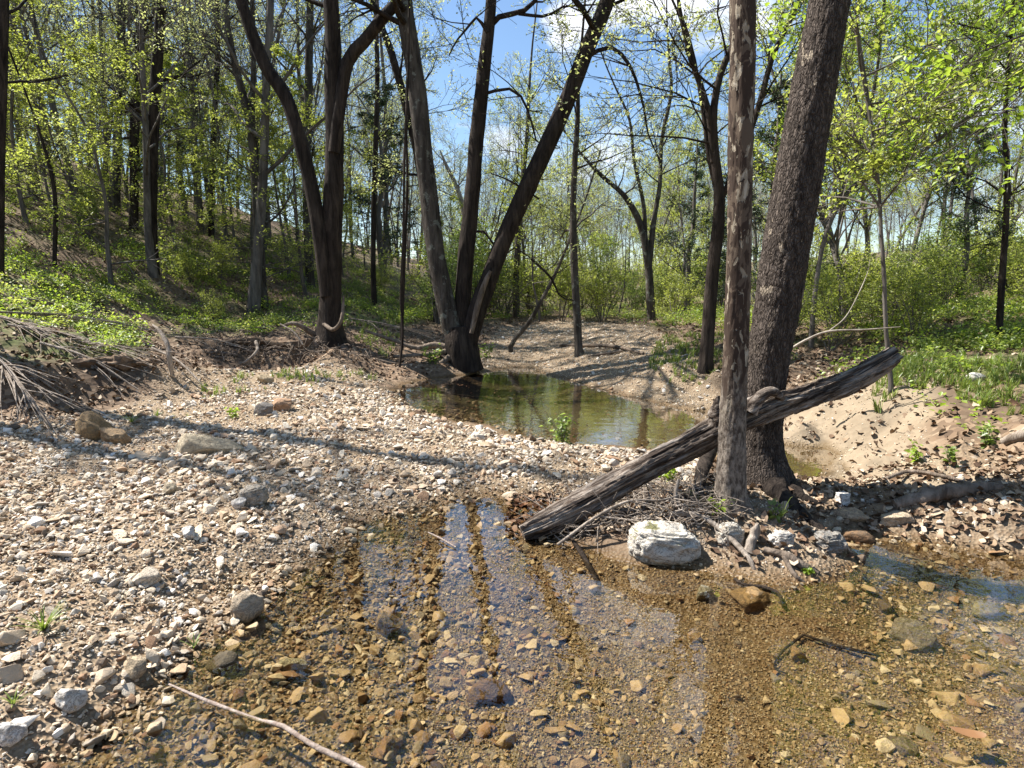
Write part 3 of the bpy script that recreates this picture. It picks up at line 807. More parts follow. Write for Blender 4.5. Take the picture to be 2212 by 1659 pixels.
BO = [
 ('long cream boulder with a rust stain lying on the left gravel bar', 440, 985, 150, 44, (.50, .43, .31), 501, dict(depth=.5, tilt=.06)),
 ('angular ochre brown stone at the foot of the left bank', 178, 950, 88, 55, (.33, .23, .12), 502, dict(tilt=.2)),
 ('tan wedge stone leaning right of the angular ochre stone', 232, 962, 70, 34, (.37, .26, .15), 503, dict(tilt=.3)),
 ('white weathered block with a moss cap at the water beside the islet', 1440, 1222, 168, 80, (.70, .675, .61), 504, dict(depth=.6, sink=.2, moss=(.15, .14, .04), rough=.20, box=.62, tilt=.09, rotz=-.12)),
 ('grey rough stone with bright facets on the gravel bar edge', 542, 1098, 62, 42, (.42, .39, .34), 505, dict(rough=.2, box=.65)),
 ('white flat-topped stone left of the grey rough stone', 512, 1102, 34, 24, (.72, .70, .67), 506, dict()),
 ('pale round-shouldered stone in the middle of the gravel bar', 360, 1070, 36, 28, (.55, .47, .34), 507, dict()),
 ('triangular pale stone with a black shaded face half in the shallows', 525, 1352, 78, 62, (.48, .40, .30), 508, dict(sink=.25)),
 ('orange brown blocky stone under the clear water in mid pool', 838, 1385, 72, 62, (.50, .40, .25), 509, dict()),
 ('wide brown flat slab on the pool bed near the bottom edge', 1056, 1535, 108, 50, (.33, .24, .16), 510, dict(depth=.6, sink=.3)),
 ('dark olive stone under the shallow water near the long stick', 470, 1462, 84, 44, (.17, .14, .085), 511, dict(sink=.3)),
 ('pale green-white elongated stone under the water', 628, 1462, 84, 30, (.60, .60, .50), 512, dict(depth=.4, sink=.3)),
 ('small white rock right of the pale root on the islet', 1692, 1188, 58, 36, (.68, .66, .62), 513, dict(rough=.25, box=.7)),
 ('white rock with a dark cavity behind the pale root', 1582, 1182, 62, 48, (.64, .61, .54), 514, dict(rough=.3, box=.7)),
 ('dark wet rock with white face at the islet tip', 1800, 1200, 70, 46, (.34, .33, .31), 515, dict(rough=.3, box=.7)),
 ('flat tan slab at the far shore of the right pool', 1852, 1140, 96, 30, (.50, .38, .26), 516, dict(depth=.6, sink=.3)),
 ('pale slab right of the flat tan slab', 1942, 1138, 74, 28, (.54, .44, .32), 517, dict(depth=.6, sink=.3)),
 ('bright white block on the littered right bank', 1824, 1098, 34, 34, (.80, .79, .78), 518, dict(sink=.15, rough=.05, box=.4, rotz=.4)),
 ('wide grey flat rock under the right pool', 1990, 1410, 120, 50, (.42, .40, .37), 519, dict(depth=.8, sink=.35)),
 ('flat orange tan slab under the water below the white block', 1636, 1325, 100, 34, (.55, .43, .28), 520, dict(depth=.8, sink=.4)),
 ('greyish white angular chip standing in the shallow grit', 1524, 1310, 42, 30, (.55, .56, .52), 521, dict()),
 ('cream pentagonal stone on the golden grit', 1728, 1432, 42, 30, (.62, .47, .30), 522, dict()),
 ('tan squarish rock left of the undercut bank roots', 570, 832, 36, 20, (.50, .40, .26), 523, dict()),
 ('orange tan rounded stone on the far side of the gravel bar', 822 - 215, 888, 46, 26, (.50, .32, .20), 524, dict()),
 ('dark grey stone with a white chip at the back of the gravel bar', 566, 898, 44, 28, (.20, .19, .185), 525, dict()),
 ('white stone lying in the grass of the right bank', 2112, 828, 42, 22, (.72, .72, .69), 526, dict()),
 ('pale grey slab at the right edge in the shallow pool', 2150, 1340, 90, 30, (.46, .44, .36), 527, dict(depth=.7, sink=.35)),
 ('brown banded flat stone beside the right pool outlet', 1862, 1178, 74, 24, (.33, .21, .12), 528, dict(depth=.7, sink=.3)),
 ('white pebble block on the left gravel shore', 402, 1165, 34, 26, (.76, .74, .71), 529, dict()),
 ('large white stone at the lower left water edge', 138, 1555, 74, 50, (.74, .70, .64), 530, dict()),
 ('pale stone with a shadowed hollow beneath on the left shore', 285, 1470, 60, 44, (.52, .42, .29), 531, dict()),
 ('white overhanging stone on the upper left shore of the pool', 305, 1272, 66, 36, (.66, .58, .47), 532, dict()),
 ('white stone cut by the left edge at the bottom', 10, 1620, 70, 56, (.72, .70, .68), 533, dict()),
 ('pinkish tan slab at the bottom of the pool', 830, 1655, 76, 40, (.46, .33, .22), 534, dict(depth=.8, sink=.3)),
 ('grey flat stone near the lower right corner of the pool', 1990 - 30, 1640, 70, 30, (.40, .37, .33), 535, dict(depth=.8, sink=.35)),
]
for lab, u, v, w, h, c, sd_, kw in BO:
    boulder(lab, u, v, w, h, c, sd_, **kw)

# ------------------------------------------------------------------ woody growth
def rot_about(v, ax, a):
    return v * math.cos(a) + np.cross(ax, v) * math.sin(a) + ax * np.dot(ax, v) * (1 - math.cos(a))
def perp(d, rng):
    r = rng.normal(size=3); r -= d * np.dot(r, d); return r / (np.linalg.norm(r) + 1e-9)

def grow(bw, lp, p, d, L, r, lvl, prm, rng):
    """a branch with its twigs; leaf sites are appended to lp"""
    n = max(3, min(9, int(L / prm.get('seg', .45)) + 2))
    P = [np.array(p, float)]; D = [d]
    st = L / (n - 1)
    for i in range(n - 1):
        d = d + rng.normal(size=3) * prm['wob'] + np.array([0, 0, prm['trop']])
        d = d / np.linalg.norm(d)
        P.append(P[-1] + d * st); D.append(d)
    P = np.array(P)
    R = r * (1 - np.linspace(0, 1, n) * .78)
    R = np.maximum(R, prm.get('rmin', .003))
    tube(bw, P, R, (7, 5, 4, 3, 3)[min(lvl, 4)], cap=False)
    ml = prm['levels']
    if lvl < ml:
        m = int(round(prm['n'][lvl] * rng.uniform(.75, 1.25)))
        for k in range(m):
            t = rng.uniform(prm['t0'][lvl], 1.0) if k else .98
            i = min(n - 2, int(t * (n - 1))); f = t * (n - 1) - i
            q = P[i] * (1 - f) + P[i + 1] * f
            rr = R[i] * (1 - f) + R[i + 1] * f
            ang = math.radians(rng.uniform(*prm['ang']))
            dd = rot_about(D[i], perp(D[i], rng), ang)
            grow(bw, lp, q, dd, L * prm['ratio'][lvl] * rng.uniform(.6, 1.25) * (1.15 - .5 * t), max(rr * .55, prm.get('rmin', .003)), lvl + 1, prm, rng)
    if lvl >= ml - prm.get('leaflv', 0):
        k = prm['leaf']
        t = rng.uniform(.15, 1.0, k) * (n - 1.001)
        i = t.astype(int); f = (t - i)[:, None]
        tc_ = rng.choice(t, k); i = tc_.astype(int) if k > 3 else i; f = (tc_ - i)[:, None] if k > 3 else f
        pts = P[i] * (1 - f) + P[i + 1] * f + rng.normal(size=(k, 3)) * prm.get('lsp', .05) * .55
        lp.append(pts)

def tree_variant(seed, H, r, prm, leafmat, leafsize, barkmat, t0=.3, lean=.04, nmain=16, up=.6, curve=.05):
    rng = np.random.default_rng(seed)
    bw = Buf(); lp = []
    n = 12
    P = np.zeros((n, 3)); d = np.array([rng.normal() * lean, rng.normal() * lean, 1.0])
    for i in range(1, n):
        d = d + rng.normal(size=3) * curve; d[2] = max(d[2], .8); d /= np.linalg.norm(d)
        P[i] = P[i - 1] + d * H / (n - 1)
    R = r * (1 - np.linspace(0, 1, n) ** .9 * .88); R[0] *= 1.25
    S = smooth_path(P, 20); RR = np.interp(np.linspace(0, 1, 20), np.linspace(0, 1, n), R)
    tube(bw, S, RR, 8, cap=False)
    for k in range(nmain):
        t = t0 + (1 - t0) * (k + rng.uniform()) / nmain
        i = min(18, int(t * 19)); q = S[i]
        az = rng.uniform(0, 2 * PI); el = math.radians(rng.uniform(*prm['el']))
        dd = np.array([math.cos(az) * math.cos(el), math.sin(az) * math.cos(el), math.sin(el)])
        L = H * prm['main'] * rng.uniform(.6, 1.2) * (1.2 - t * .75)
        grow(bw, lp, q, dd, L, RR[i] * .5, 1, prm, rng)
    bl = Buf()
    if lp: leaves(bl, np.concatenate(lp), leafsize, rng, up)
    return bw.mesh('trunk', barkmat), bl.mesh('crown', leafmat, attr=True)

PRM_TREE = dict(wob=.16, trop=.05, levels=4, n=(0, 6, 5, 3), t0=(.3, .25, .2, .2), ang=(25, 60), ratio=(.5, .5, .5, .55), leaf=3, lsp=.08, el=(15, 60), main=.30, rmin=.0045, seg=.5)
PRM_BARE = dict(PRM_TREE, leaf=2, el=(30, 70), main=.32)
PRM_UNDER = dict(wob=.13, trop=-.01, levels=3, n=(0, 7, 5), t0=(.3, .2, .15), ang=(30, 60), ratio=(.5, .5, .5), leaf=9, lsp=.06, el=(-5, 35), main=.36, rmin=.004, seg=.35)
PRM_SHRUB = dict(wob=.15, trop=.06, levels=2, n=(0, 8, 6), t0=(.2, .2, .15), ang=(25, 60), ratio=(.5, .5, .45), leaf=14, lsp=.09, el=(20, 70), main=.6, rmin=.003, seg=.3, leaflv=1)

KINDS = {}
KINDS['tall'] = [tree_variant(11 + k, 16.0, .095 + .02 * (k % 3), PRM_TREE, M['leaf_pale'], .07, M['bark_far'], t0=.22, nmain=18) for k in range(4)]
KINDS['bare'] = [tree_variant(31 + k, 15.0, .095, PRM_BARE, M['leaf_pale'], .06, M['bark_far'], t0=.3, nmain=16) for k in range(3)]
KINDS['under'] = [tree_variant(51 + k, 5.5, .05, PRM_UNDER, M['leaf'], .066, M['bark_far'], t0=.12, nmain=15, up=1.4, curve=.09) for k in range(4)]
KINDS['leafy'] = [tree_variant(71 + k, 9.0, .08, dict(PRM_TREE, levels=3, leaf=9, n=(0, 7, 5), el=(25, 65)), M['leaf'], .07, M['bark_far'], t0=.15, nmain=18, lean=.15) for k in range(3)]

def shrub_variant(seed, H, W, nst, prm, leafmat, size):
    rng = np.random.default_rng(seed); bw = Buf(); lp = []
    for k in range(nst):
        az = rng.uniform(0, 2 * PI); sp = rng.uniform(.1, 1) * W / H
        d = np.array([math.cos(az) * sp, math.sin(az) * sp, 1.0]); d /= np.linalg.norm(d)
        grow(bw, lp, np.array([math.cos(az), math.sin(az), 0]) * .06 * rng.uniform(), d, H * rng.uniform(.6, 1.05), .016, 0, dict(prm, n=(7, 5, 4), t0=(.15, .2, .2)), rng)
    bl = Buf(); leaves(bl, np.concatenate(lp), size, rng, .9)
    return bw.mesh('stem', M['bark_far']), bl.mesh('foliage', leafmat, attr=True)
KINDS['shrub'] = [shrub_variant(91 + k, 1.7, 1.0, 7, dict(PRM_SHRUB, leaf=9), M[('leaf', 'leaf_green', 'leaf')[k % 3]], .058) for k in range(6)]

def cedar_variant(seed, H):
    rng = np.random.default_rng(seed); bw = Buf(); lp = []
    P = np.stack([rng.normal(0, .03, 10).cumsum(), rng.normal(0, .03, 10).cumsum(), np.linspace(0, H, 10)], 1)
    tube(bw, P, np.linspace(.1, .02, 10), 7, cap=False)
    prm = dict(wob=.1, trop=.02, levels=2, n=(0, 9, 4), t0=(.1, .15, .1), ang=(25, 50), ratio=(.4, .4, .4), leaf=16, lsp=.045, rmin=.004, seg=.3, leaflv=0)
    for k in range(46):
        t = .12 + .86 * k / 46
        az = rng.uniform(0, 2 * PI); el = math.radians(rng.uniform(5, 40))
        grow(bw, lp, np.array([np.interp(t * H, P[:, 2], P[:, 0]), np.interp(t * H, P[:, 2], P[:, 1]), t * H]), np.array([math.cos(az) * math.cos(el), math.sin(az) * math.cos(el), math.sin(el)]), (1.25 - t) * H * .24 * rng.uniform(.7, 1.2), .015, 1, prm, rng)
    bl = Buf(); leaves(bl, np.concatenate(lp), .085, rng, .3, aspect=.28)
    return bw.mesh('trunk', M['bark_far']), bl.mesh('crown', M['needle'], attr=True)
KINDS['cedar'] = [cedar_variant(131 + k, 5.0) for k in range(2)]

rt = np.random.default_rng(2024)
def place(kind, name, label, cat, group, x, y, scale=1.0, sz=None, vi=None, rz=None, z=None, parts=('trunk', 'crown')):
    ms = KINDS[kind]; ms = ms[rt.integers(len(ms)) if vi is None else vi]
    t = thing(name, label, cat, (x, y, (hz1(x, y) if z is None else z) - .05), group)
    t.rotation_euler = (0, 0, rt.uniform(0, 2 * PI) if rz is None else rz)
    t.scale = (scale, scale, scale if sz is None else sz)
    for nm, me in zip(parts, ms):
        obj(nm, me, t)
    return t

def spread(n, fn, mind, bad=None):
    out = []
    tries = 0
    while len(out) < n and tries < n * 60:
        tries += 1
        x, y = fn()
        if bad is not None and bad(x, y): continue
        if all((x - a) ** 2 + (y - b) ** 2 > mind * mind for a, b in out): out.append((x, y))
    return out
def wedge(u0, u1, y0, y1):
    def f():
        y = y0 + (y1 - y0) * rt.uniform() ** .8
        u = rt.uniform(u0, u1); return (u - 1106) / FPX * y, y
    return f
ZONES = {
 'hill': [(-999, 'at the far left edge'), (130, 'left of the knotty dark trunk'), (310, 'right of the knotty dark trunk'), (470, 'around the crooked grey tree'), (640, 'behind the forked bank tree'), (780, 'left of the triple trunk tree')],
 'valley': [(-999, 'behind the triple trunk tree'), (1020, 'right of the triple trunk tree'), (1230, 'right of the lone far-bar tree'), (1390, 'around the curved valley tree'), (1520, 'behind the dark forked tree')],
 'bank': [(-999, 'behind the thick sycamore'), (1780, 'left of the leaning sapling'), (1910, 'right of the leaning sapling'), (2080, 'near the right edge')]}
DEPTH = {'hill': (20, 32, ('low downslope', 'midway upslope', 'far upslope')), 'valley': (22, 38, ('nearest', 'midway back', 'far back')), 'bank': (11.5, 18, ('in front', 'midway back', 'far back'))}
ORD = ['leftmost', 'second from left', 'third from left', 'fourth from left', 'fifth from left', 'sixth from left', 'seventh from left', 'eighth from left', 'ninth from left', 'tenth from left', 'eleventh from left', 'twelfth from left', 'thirteenth from left', 'fourteenth from left', 'fifteenth from left']
PENDING = {}
def crowd(kind, name, look, cat, group, zone, x, y, scale, parts=('trunk', 'crown')):
    t = place(kind, name, '', cat, group, x, y, scale, parts=parts)
    u = 1106 + x / y * FPX
    z = [p for a, p in ZONES[zone] if u >= a][-1]
    d = DEPTH[zone]; dd = d[2][0 if y < d[0] else (1 if y < d[1] else 2)]
    PENDING.setdefault((look, dd, z), []).append((u, t))
def settle_labels():
    for (look, dd, z), lst in PENDING.items():
        lst.sort(key=lambda a: a[0])
        for k, (u, t) in enumerate(lst):
            t['label'] = '%s %s %s' % (look, dd, z) + (', ' + ORD[min(k, 14)] if len(lst) > 1 else '')
# hillside to the left
for x, y in spread(118, wedge(-140, 900, 15, 58), .9, lambda x, y: x > -6.5 and y < 23):
    k = 'tall' if rt.uniform() < .6 else 'bare'
    crowd(k, 'hillside_tree', 'slender pale-leaved tree' if k == 'tall' else 'slender nearly bare tree', 'tree', 'slender trees on the left hillside', 'hill', x, y, rt.uniform(.6, 1.1))
for x, y in spread(42, wedge(-120, 800, 12.5, 30), 1.0, lambda x, y: x > -5.5 and y < 19):
    crowd('under', 'understory_tree', 'small yellow-green understory tree', 'tree', 'understory trees on the left hillside', 'hill', x, y, rt.uniform(.6, 1.15))
# beyond the far gravel bar
for x, y in spread(66, wedge(880, 1660, 23, 62), 1.2):
    k = 'bare' if rt.uniform() < .7 else 'tall'
    crowd(k, 'valley_tree', 'thin bare valley tree' if k == 'bare' else 'thin leafing valley tree', 'tree', 'distant trees up the valley', 'valley', x, y, rt.uniform(.42, .72))
for x, y in spread(18, wedge(960, 1560, 18, 30), 1.3):
    k = 'leafy' if rt.uniform() < .5 else 'under'
    crowd(k, 'valley_sapling', 'leafy upright sapling' if k == 'leafy' else 'low spreading sapling', 'tree', 'saplings beyond the far gravel bar', 'valley', x, y, rt.uniform(.55, .9))
# right bank
for x, y in spread(26, wedge(1650, 2380, 10, 34), 1.1):
    k = 'leafy' if rt.uniform() < .6 else ('bare' if rt.uniform() < .6 else 'tall')
    crowd(k, 'bank_tree', {'leafy': 'leafy young tree', 'bare': 'bare twiggy tree', 'tall': 'tall pale-leaved tree'}[k], 'tree', 'young trees on the right bank', 'bank', x, y, rt.uniform(.7, 1.2) if k == 'leafy' else rt.uniform(.5, .8))
# shrubs
for (n, f, md, s0, s1, lab, grp, zn) in (
    (16, wedge(-100, 900, 12.5, 24), 1.0, .35, .75, 'low leafy shrub', 'shrubs on the left hillside', 'hill'),
    (34, wedge(900, 1560, 15.5, 28), .8, .7, 1.5, 'green thicket shrub', 'shrubs beyond the far gravel bar', 'valley'),
    (32, wedge(1690, 2380, 8.8, 16), .7, .5, 1.05, 'dense green shrub', 'shrubs along the right bank', 'bank')):
    for x, y in spread(n, f, md):
        crowd('shrub', 'shrub', lab, 'shrub', grp, zn, x, y, rt.uniform(s0, s1), parts=('stem', 'foliage'))
settle_labels()
# the wood far behind, which reads as one mass
FW = bpy.data.collections.new('far_wood_library')
for k, (kd, vi) in enumerate((('tall', 0), ('tall', 1), ('bare', 0), ('bare', 1), ('leafy', 0), ('under', 0), ('shrub', 0), ('shrub', 2))):
    for q, me in enumerate(KINDS[kd][vi]):
        FW.objects.link(bpy.data.objects.new('far_%02d_%d' % (k, q), me))
fx = []; fidx = []; fs = []
for k in range(330):
    y = rt.uniform(58, 120); u = rt.uniform(-300, 2600); x = (u - 1106) / FPX * y
    if u < 850 and rt.uniform() < .6: continue
    kd = rt.choice([0, 1, 2, 3, 4, 5, 6, 7], p=[.15, .15, .2, .2, .1, .1, .05, .05]); sc_ = rt.uniform(.55, .85) * (1 if kd < 4 else 1.4)
    for q in (0, 1): fx.append((x, y)); fidx.append(kd * 2 + q); fs.append(sc_)
fx = np.array(fx); fr_ = np.repeat(rt.uniform(0, 6.28, len(fx) // 2), 2)
scatter('distant_woodland', np.stack([fx[:, 0], fx[:, 1], hz(fx[:, 0], fx[:, 1]) - .1], 1), np.stack([0 * fr_, 0 * fr_, fr_], 1), np.array(fs)[:, None] * np.ones((1, 3)), fidx, FW, None, 'distant woodland reading as one mass behind the nearer trees', 'woodland')
for u, Y, s, lab in ((1640, 13, 1.0, 'dark evergreen cedar glimpsed between the two foreground trunks'), (1480, 20, 1.1, 'dark evergreen cedar left of the forked tree'), (2060, 12.5, .75, 'dark evergreen cedar in the right bank thicket'), (700 - 280, 24, 1.3, 'dark evergreen cedar high on the left hillside'), (830, 26, 1.6, 'dark cedar behind the leaning triple trunk tree'), (1585, 16, .8, 'smaller dark cedar right of the forked tree')):
    place('cedar', 'cedar_tree', lab, 'tree', 'cedars', (u - 1106) / FPX * Y, Y, s)

# trees on the left just outside the view, whose shade falls across the gravel
KINDS['shade'] = [tree_variant(171 + k, 15.0, .30, dict(PRM_BARE, levels=3, leaf=4, n=(0, 6, 4), main=.2), M['leaf_pale'], .06, M['bark_far'], t0=.45, nmain=12, lean=.02, curve=.03) for k in range(2)]
for x, y, s, lab in ((-8.9, 6.62, .70, 'nearer'), (-9.3, 8.1, .92, 'farther')):
    place('shade', 'bank_tree', '%s of two bare-limbed trees on the left bank outside the view' % lab, 'tree', 'trees at the left edge of the view', x, y, s)

# ------------------------------------------------------------------ trees that are drawn from the picture
def stem(bw, pts, Y, sides=12, ext=0.0, nseg=None, lumps=.05, seed=0, wscale=1.0, foot=False):
    """pts: (u, v, width in px) along the stem, Y: its distance (or one per point); ext metres are added above"""
    Ys = [Y] * len(pts) if np.isscalar(Y) else Y
    P = [dp(u, v, yy) for (u, v, w), yy in zip(pts, Ys)]
    R = [w * yy / FPX / 2 * wscale for (u, v, w), yy in zip(pts, Ys)]
    if foot:
        g_ = hz1(P[0][0], P[0][1])
        if P[0][2] > g_ - .05:
            P.insert(0, np.array([P[0][0], P[0][1], g_ - .12])); R.insert(0, R[0] * 1.12)
    if ext > 0:
        d = P[-1] - P[-2]; d /= np.linalg.norm(d)
        p = P[-1]; r = R[-1]; R0_ = R[-1]; k = max(2, int(ext / 1.2))
        for i in range(k):
            d = d + np.array([math.sin(seed + i * 1.7) * .06, math.cos(seed * 2 + i * 1.3) * .06, .07]); d /= np.linalg.norm(d)
            p = p + d * ext / k; r = R0_ * (1 - .8 * (i + 1) / k)
            P.append(p); R.append(max(r, .02))
    PR = np.hstack([np.array(P), np.array(R)[:, None]])
    L = np.linalg.norm(np.diff(PR[:, :3], axis=0), axis=1).sum()
    n = nseg or max(8, int(L / .22))
    S = smooth_path(PR, n)
    def disp(s, a, rr):
        q = np.stack([np.cos(a) * 1.3 + seed, np.sin(a) * 1.3, s * 1.5], -1).reshape(-1, 3)
        q2 = np.stack([np.cos(a) * 4 + seed, np.sin(a) * 4, s * 5.0], -1).reshape(-1, 3)
        return rr * (lumps * fbm(q, 2, seed) + lumps * .5 * vnoise(q2, seed + 3)).reshape(s.shape)
    tube(bw, S[:, :3], np.maximum(S[:, 3], .004), sides, disp)
    return S

def crown_on(bw, lp, S, zmin, n, prm, rng, lmin, lmax, el=(0, 55)):
    idx = np.where(S[:, 2] > zmin)[0]
    for k in range(n):
        i = rng.choice(idx); az = rng.uniform(0, 2 * PI); e = math.radians(rng.uniform(*el))
        d = np.array([math.cos(az) * math.cos(e), math.sin(az) * math.cos(e), math.sin(e)])
        grow(bw, lp, S[i, :3], d, rng.uniform(lmin, lmax), max(S[i, 3] * .38, .012), 1, prm, rng)

PRM_HERO = dict(wob=.17, trop=.03, levels=3, n=(0, 7, 6), t0=(.3, .2, .2), ang=(25, 60), ratio=(.5, .5, .5), leaf=4, lsp=.07, rmin=.0035, seg=.4)

def hero(name, label, base, stems, roots=(), barkm='bark_dark', leafm='leaf_pale', lsize=.05, seed=1, crown=None, branches=()):
    """stems: list of dict(pts, Y, ext, sides); every position in world metres, stored relative to the base"""
    rng = np.random.default_rng(seed)
    t = thing(name, label, 'tree', tuple(base))
    lp = []; bb = Buf()
    for k, s in enumerate(stems):
        bw = Buf()
        S = stem(bw, s['pts'], s['Y'], s.get('sides', 12), s.get('ext', 0), None, s.get('lumps', .07), seed + k * 5, .93, foot=(k == 0))
        me = bw.mesh('trunk', M[s.get('mat', barkm)])
        me.transform(Matrix.Translation(-Vector(base)))
        obj(s.get('name', 'trunk'), me, t)
        c = s.get('crown', crown)
        if c: crown_on(bb, lp, S, c['z'], c['n'], dict(PRM_HERO, **c.get('prm', {})), rng, c['l'][0], c['l'][1], c.get('el', (0, 55)))
    for br in branches:
        S = stem(bb, br['pts'], br['Y'], 7, br.get('ext', 0), None, .06, seed + 77, .72)
        for q in range(br.get('tw', 6)):
            i = rng.integers(len(S) // 3, len(S)); d = perp(np.array([0, .2, .9]), rng) * .8 + np.array([0, 0, rng.uniform(-.1, .8)]); d /= np.linalg.norm(d)
            grow(bb, lp, S[i, :3], d, rng.uniform(.6, 1.5), max(S[i, 3] * .5, .008), 2, PRM_HERO, rng)
    for rp in roots:
        bw = Buf()
        P = [dp(u, v, yy) for (u, v, w, yy) in rp]; R = [w * yy / FPX / 2 for (u, v, w, yy) in rp]
        S = smooth_path(np.hstack([np.array(P), np.array(R)[:, None]]), 18)
        tube(bw, S[:, :3], np.maximum(S[:, 3], .004), 8, lambda s, a, rr: rr * .12 * vnoise(np.stack([np.cos(a) + seed, np.sin(a), s * 6], -1).reshape(-1, 3), 4).reshape(s.shape))
        me = bw.mesh('root', M['root']); me.transform(Matrix.Translation(-Vector(base))); obj('root', me, t)
    if bb.n:
        me = bb.mesh('branches', M[barkm]); me.transform(Matrix.Translation(-Vector(base))); obj('limbs', me, t, kind='stuff')
    if lp:
        bl = Buf(); leaves(bl, np.concatenate(lp), lsize, rng, .6)
        me = bl.mesh('crown', M[leafm], attr=True); me.transform(Matrix.Translation(-Vector(base))); obj('crown', me, t)
    return t

# tree with a main trunk, a stem curving left and a limb reaching right, roots bared in the cut bank
YA = G(712, 745)[1]
pA = dp(712, 745, YA)
hero('forked_bank_tree', 'dark tree with a left-curving second stem on bared roots of the left bank', pA, [
    dict(pts=[(722, 800, 120), (716, 745, 82), (713, 690, 54), (715, 600, 46), (718, 480, 43), (722, 350, 41), (720, 200, 38), (716, 0, 32)], Y=YA, ext=6, sides=20, lumps=.10, crown=dict(z=6.5, n=12, l=(1.5, 3.5))),
    dict(pts=[(706, 640, 30), (694, 530, 33), (676, 420, 31), (655, 330, 30), (620, 215, 29), (575, 145, 28), (540, 60, 26), (520, 0, 24)], Y=YA - .15, ext=5, sides=14, crown=dict(z=6.5, n=9, l=(1.2, 3))),
    dict(pts=[(722, 330, 26), (735, 220, 27), (752, 130, 27), (790, 85, 26), (830, 35, 24), (868, -5, 22)], Y=YA - .1, ext=4, sides=12, name='limb', crown=dict(z=7.5, n=8, l=(1.2, 3)))],
    roots=[[(705, 735, 24, YA - .1), (680, 745, 18, YA - .35), (640, 762, 13, YA - .6), (590, 760, 10, YA - .7), (545, 785, 7, YA - .8)],
           [(735, 750, 30, YA - .1), (760, 785, 24, YA - .45), (800, 800, 15, YA - .6), (850, 812, 8, YA - .7)],
           [(700, 700, 10, YA - .2), (720, 712, 9, YA - .4), (738, 690, 8, YA - .42), (742, 640, 6, YA - .3)],
           [(690, 760, 14, YA - .2), (660, 790, 11, YA - .6), (640, 805, 7, YA - .8)],
           [(700, 735, 16, YA), (640, 700, 9, YA - .3), (610, 705, 7, YA - .3)],
           [(700, 748, 14, YA - .2), (610, 775, 9, YA - .8), (580, 798, 6, YA - .9)]],
    seed=5)

YB = G(1000, 795)[1]
pB = dp(1000, 795, YB)
cB = dict(z=6.0, n=9, l=(1.2, 3.2))
hero('triple_trunk_tree', 'dark tree with three spreading trunks rising from one stump at the pond', pB, [
    dict(pts=[(1005, 802, 82), (1000, 770, 76), (995, 735, 74), (992, 705, 60)], Y=YB, sides=24, lumps=.12, name='stump'),
    dict(pts=[(1000, 775, 34), (978, 715, 44), (955, 620, 42), (938, 520, 41), (923, 400, 40), (905, 230, 39), (887, 100, 37), (872, 0, 36)], Y=YB, ext=7, sides=18, mat='bark_grey', crown=cB),
    dict(pts=[(1000, 770, 34), (998, 690, 38), (1003, 600, 37), (1014, 480, 35), (1030, 300, 32), (1042, 180, 29), (1056, 60, 26), (1063, -20, 22)], Y=YB + .1, ext=6, sides=16, crown=cB),
    dict(pts=[(1008, 775, 36), (1025, 690, 44), (1060, 595, 40), (1105, 480, 39), (1165, 350, 38), (1215, 240, 36), (1262, 120, 34), (1312, 0, 32)], Y=YB - .1, ext=6, sides=18, crown=cB),
    dict(pts=[(1018, 720, 10), (1032, 660, 14), (1048, 610, 12), (1060, 585, 8)], Y=YB - .35, sides=8, name='broken_stem', mat='root')],
    roots=[[(985, 760, 20, YB), (940, 745, 13, YB), (900, 752, 10, YB - .1), (850, 735, 8, YB - .1), (790, 715, 6, YB)],
           [(975, 770, 18, YB - .1), (940, 790, 12, YB - .3), (880, 800, 8, YB - .4)],
           [(980, 755, 14, YB), (930, 765, 9, YB - .2), (850, 770, 7, YB - .3)]],
    branches=[dict(pts=[(1056, 60, 16), (1085, 32, 15), (1120, 30, 14), (1150, 8, 12), (1170, -20, 10)], Y=YB + .1, ext=2),
              dict(pts=[(1120, 30, 9), (1180, 35, 8), (1215, 15, 6), (1290, 10, 4)], Y=YB + .1),
              dict(pts=[(1052, 70, 10), (1030, 38, 9), (1010, 60, 7), (985, 90, 5), (970, 120, 4)], Y=YB),
              dict(pts=[(1040, 205, 10), (1075, 195, 9), (1105, 193, 8), (1130, 215, 7), (1150, 270, 6), (1165, 315, 4), (1210, 320, 3)], Y=YB + .1),
              dict(pts=[(1022, 500, 8), (1045, 500, 7), (1085, 550, 6), (1110, 535, 5), (1150, 560, 3)], Y=YB + .2),
              dict(pts=[(1305, 20, 12), (1335, 5, 9), (1390, -20, 7)], Y=YB, ext=1.5),
              dict(pts=[(1266, 125, 13), (1300, 106, 12), (1330, 106, 11), (1365, 150, 9), (1390, 230, 7), (1400, 290, 5), (1425, 345, 4)], Y=YB - .1),
              dict(pts=[(1165, 430, 6), (1100, 390, 5), (1060, 375, 3)], Y=YB - .2, tw=4),
              dict(pts=[(1148, 560, 8), (1190, 600, 7), (1210, 640, 5), (1240, 650, 3)], Y=YB - .1, tw=4)],
    seed=9)

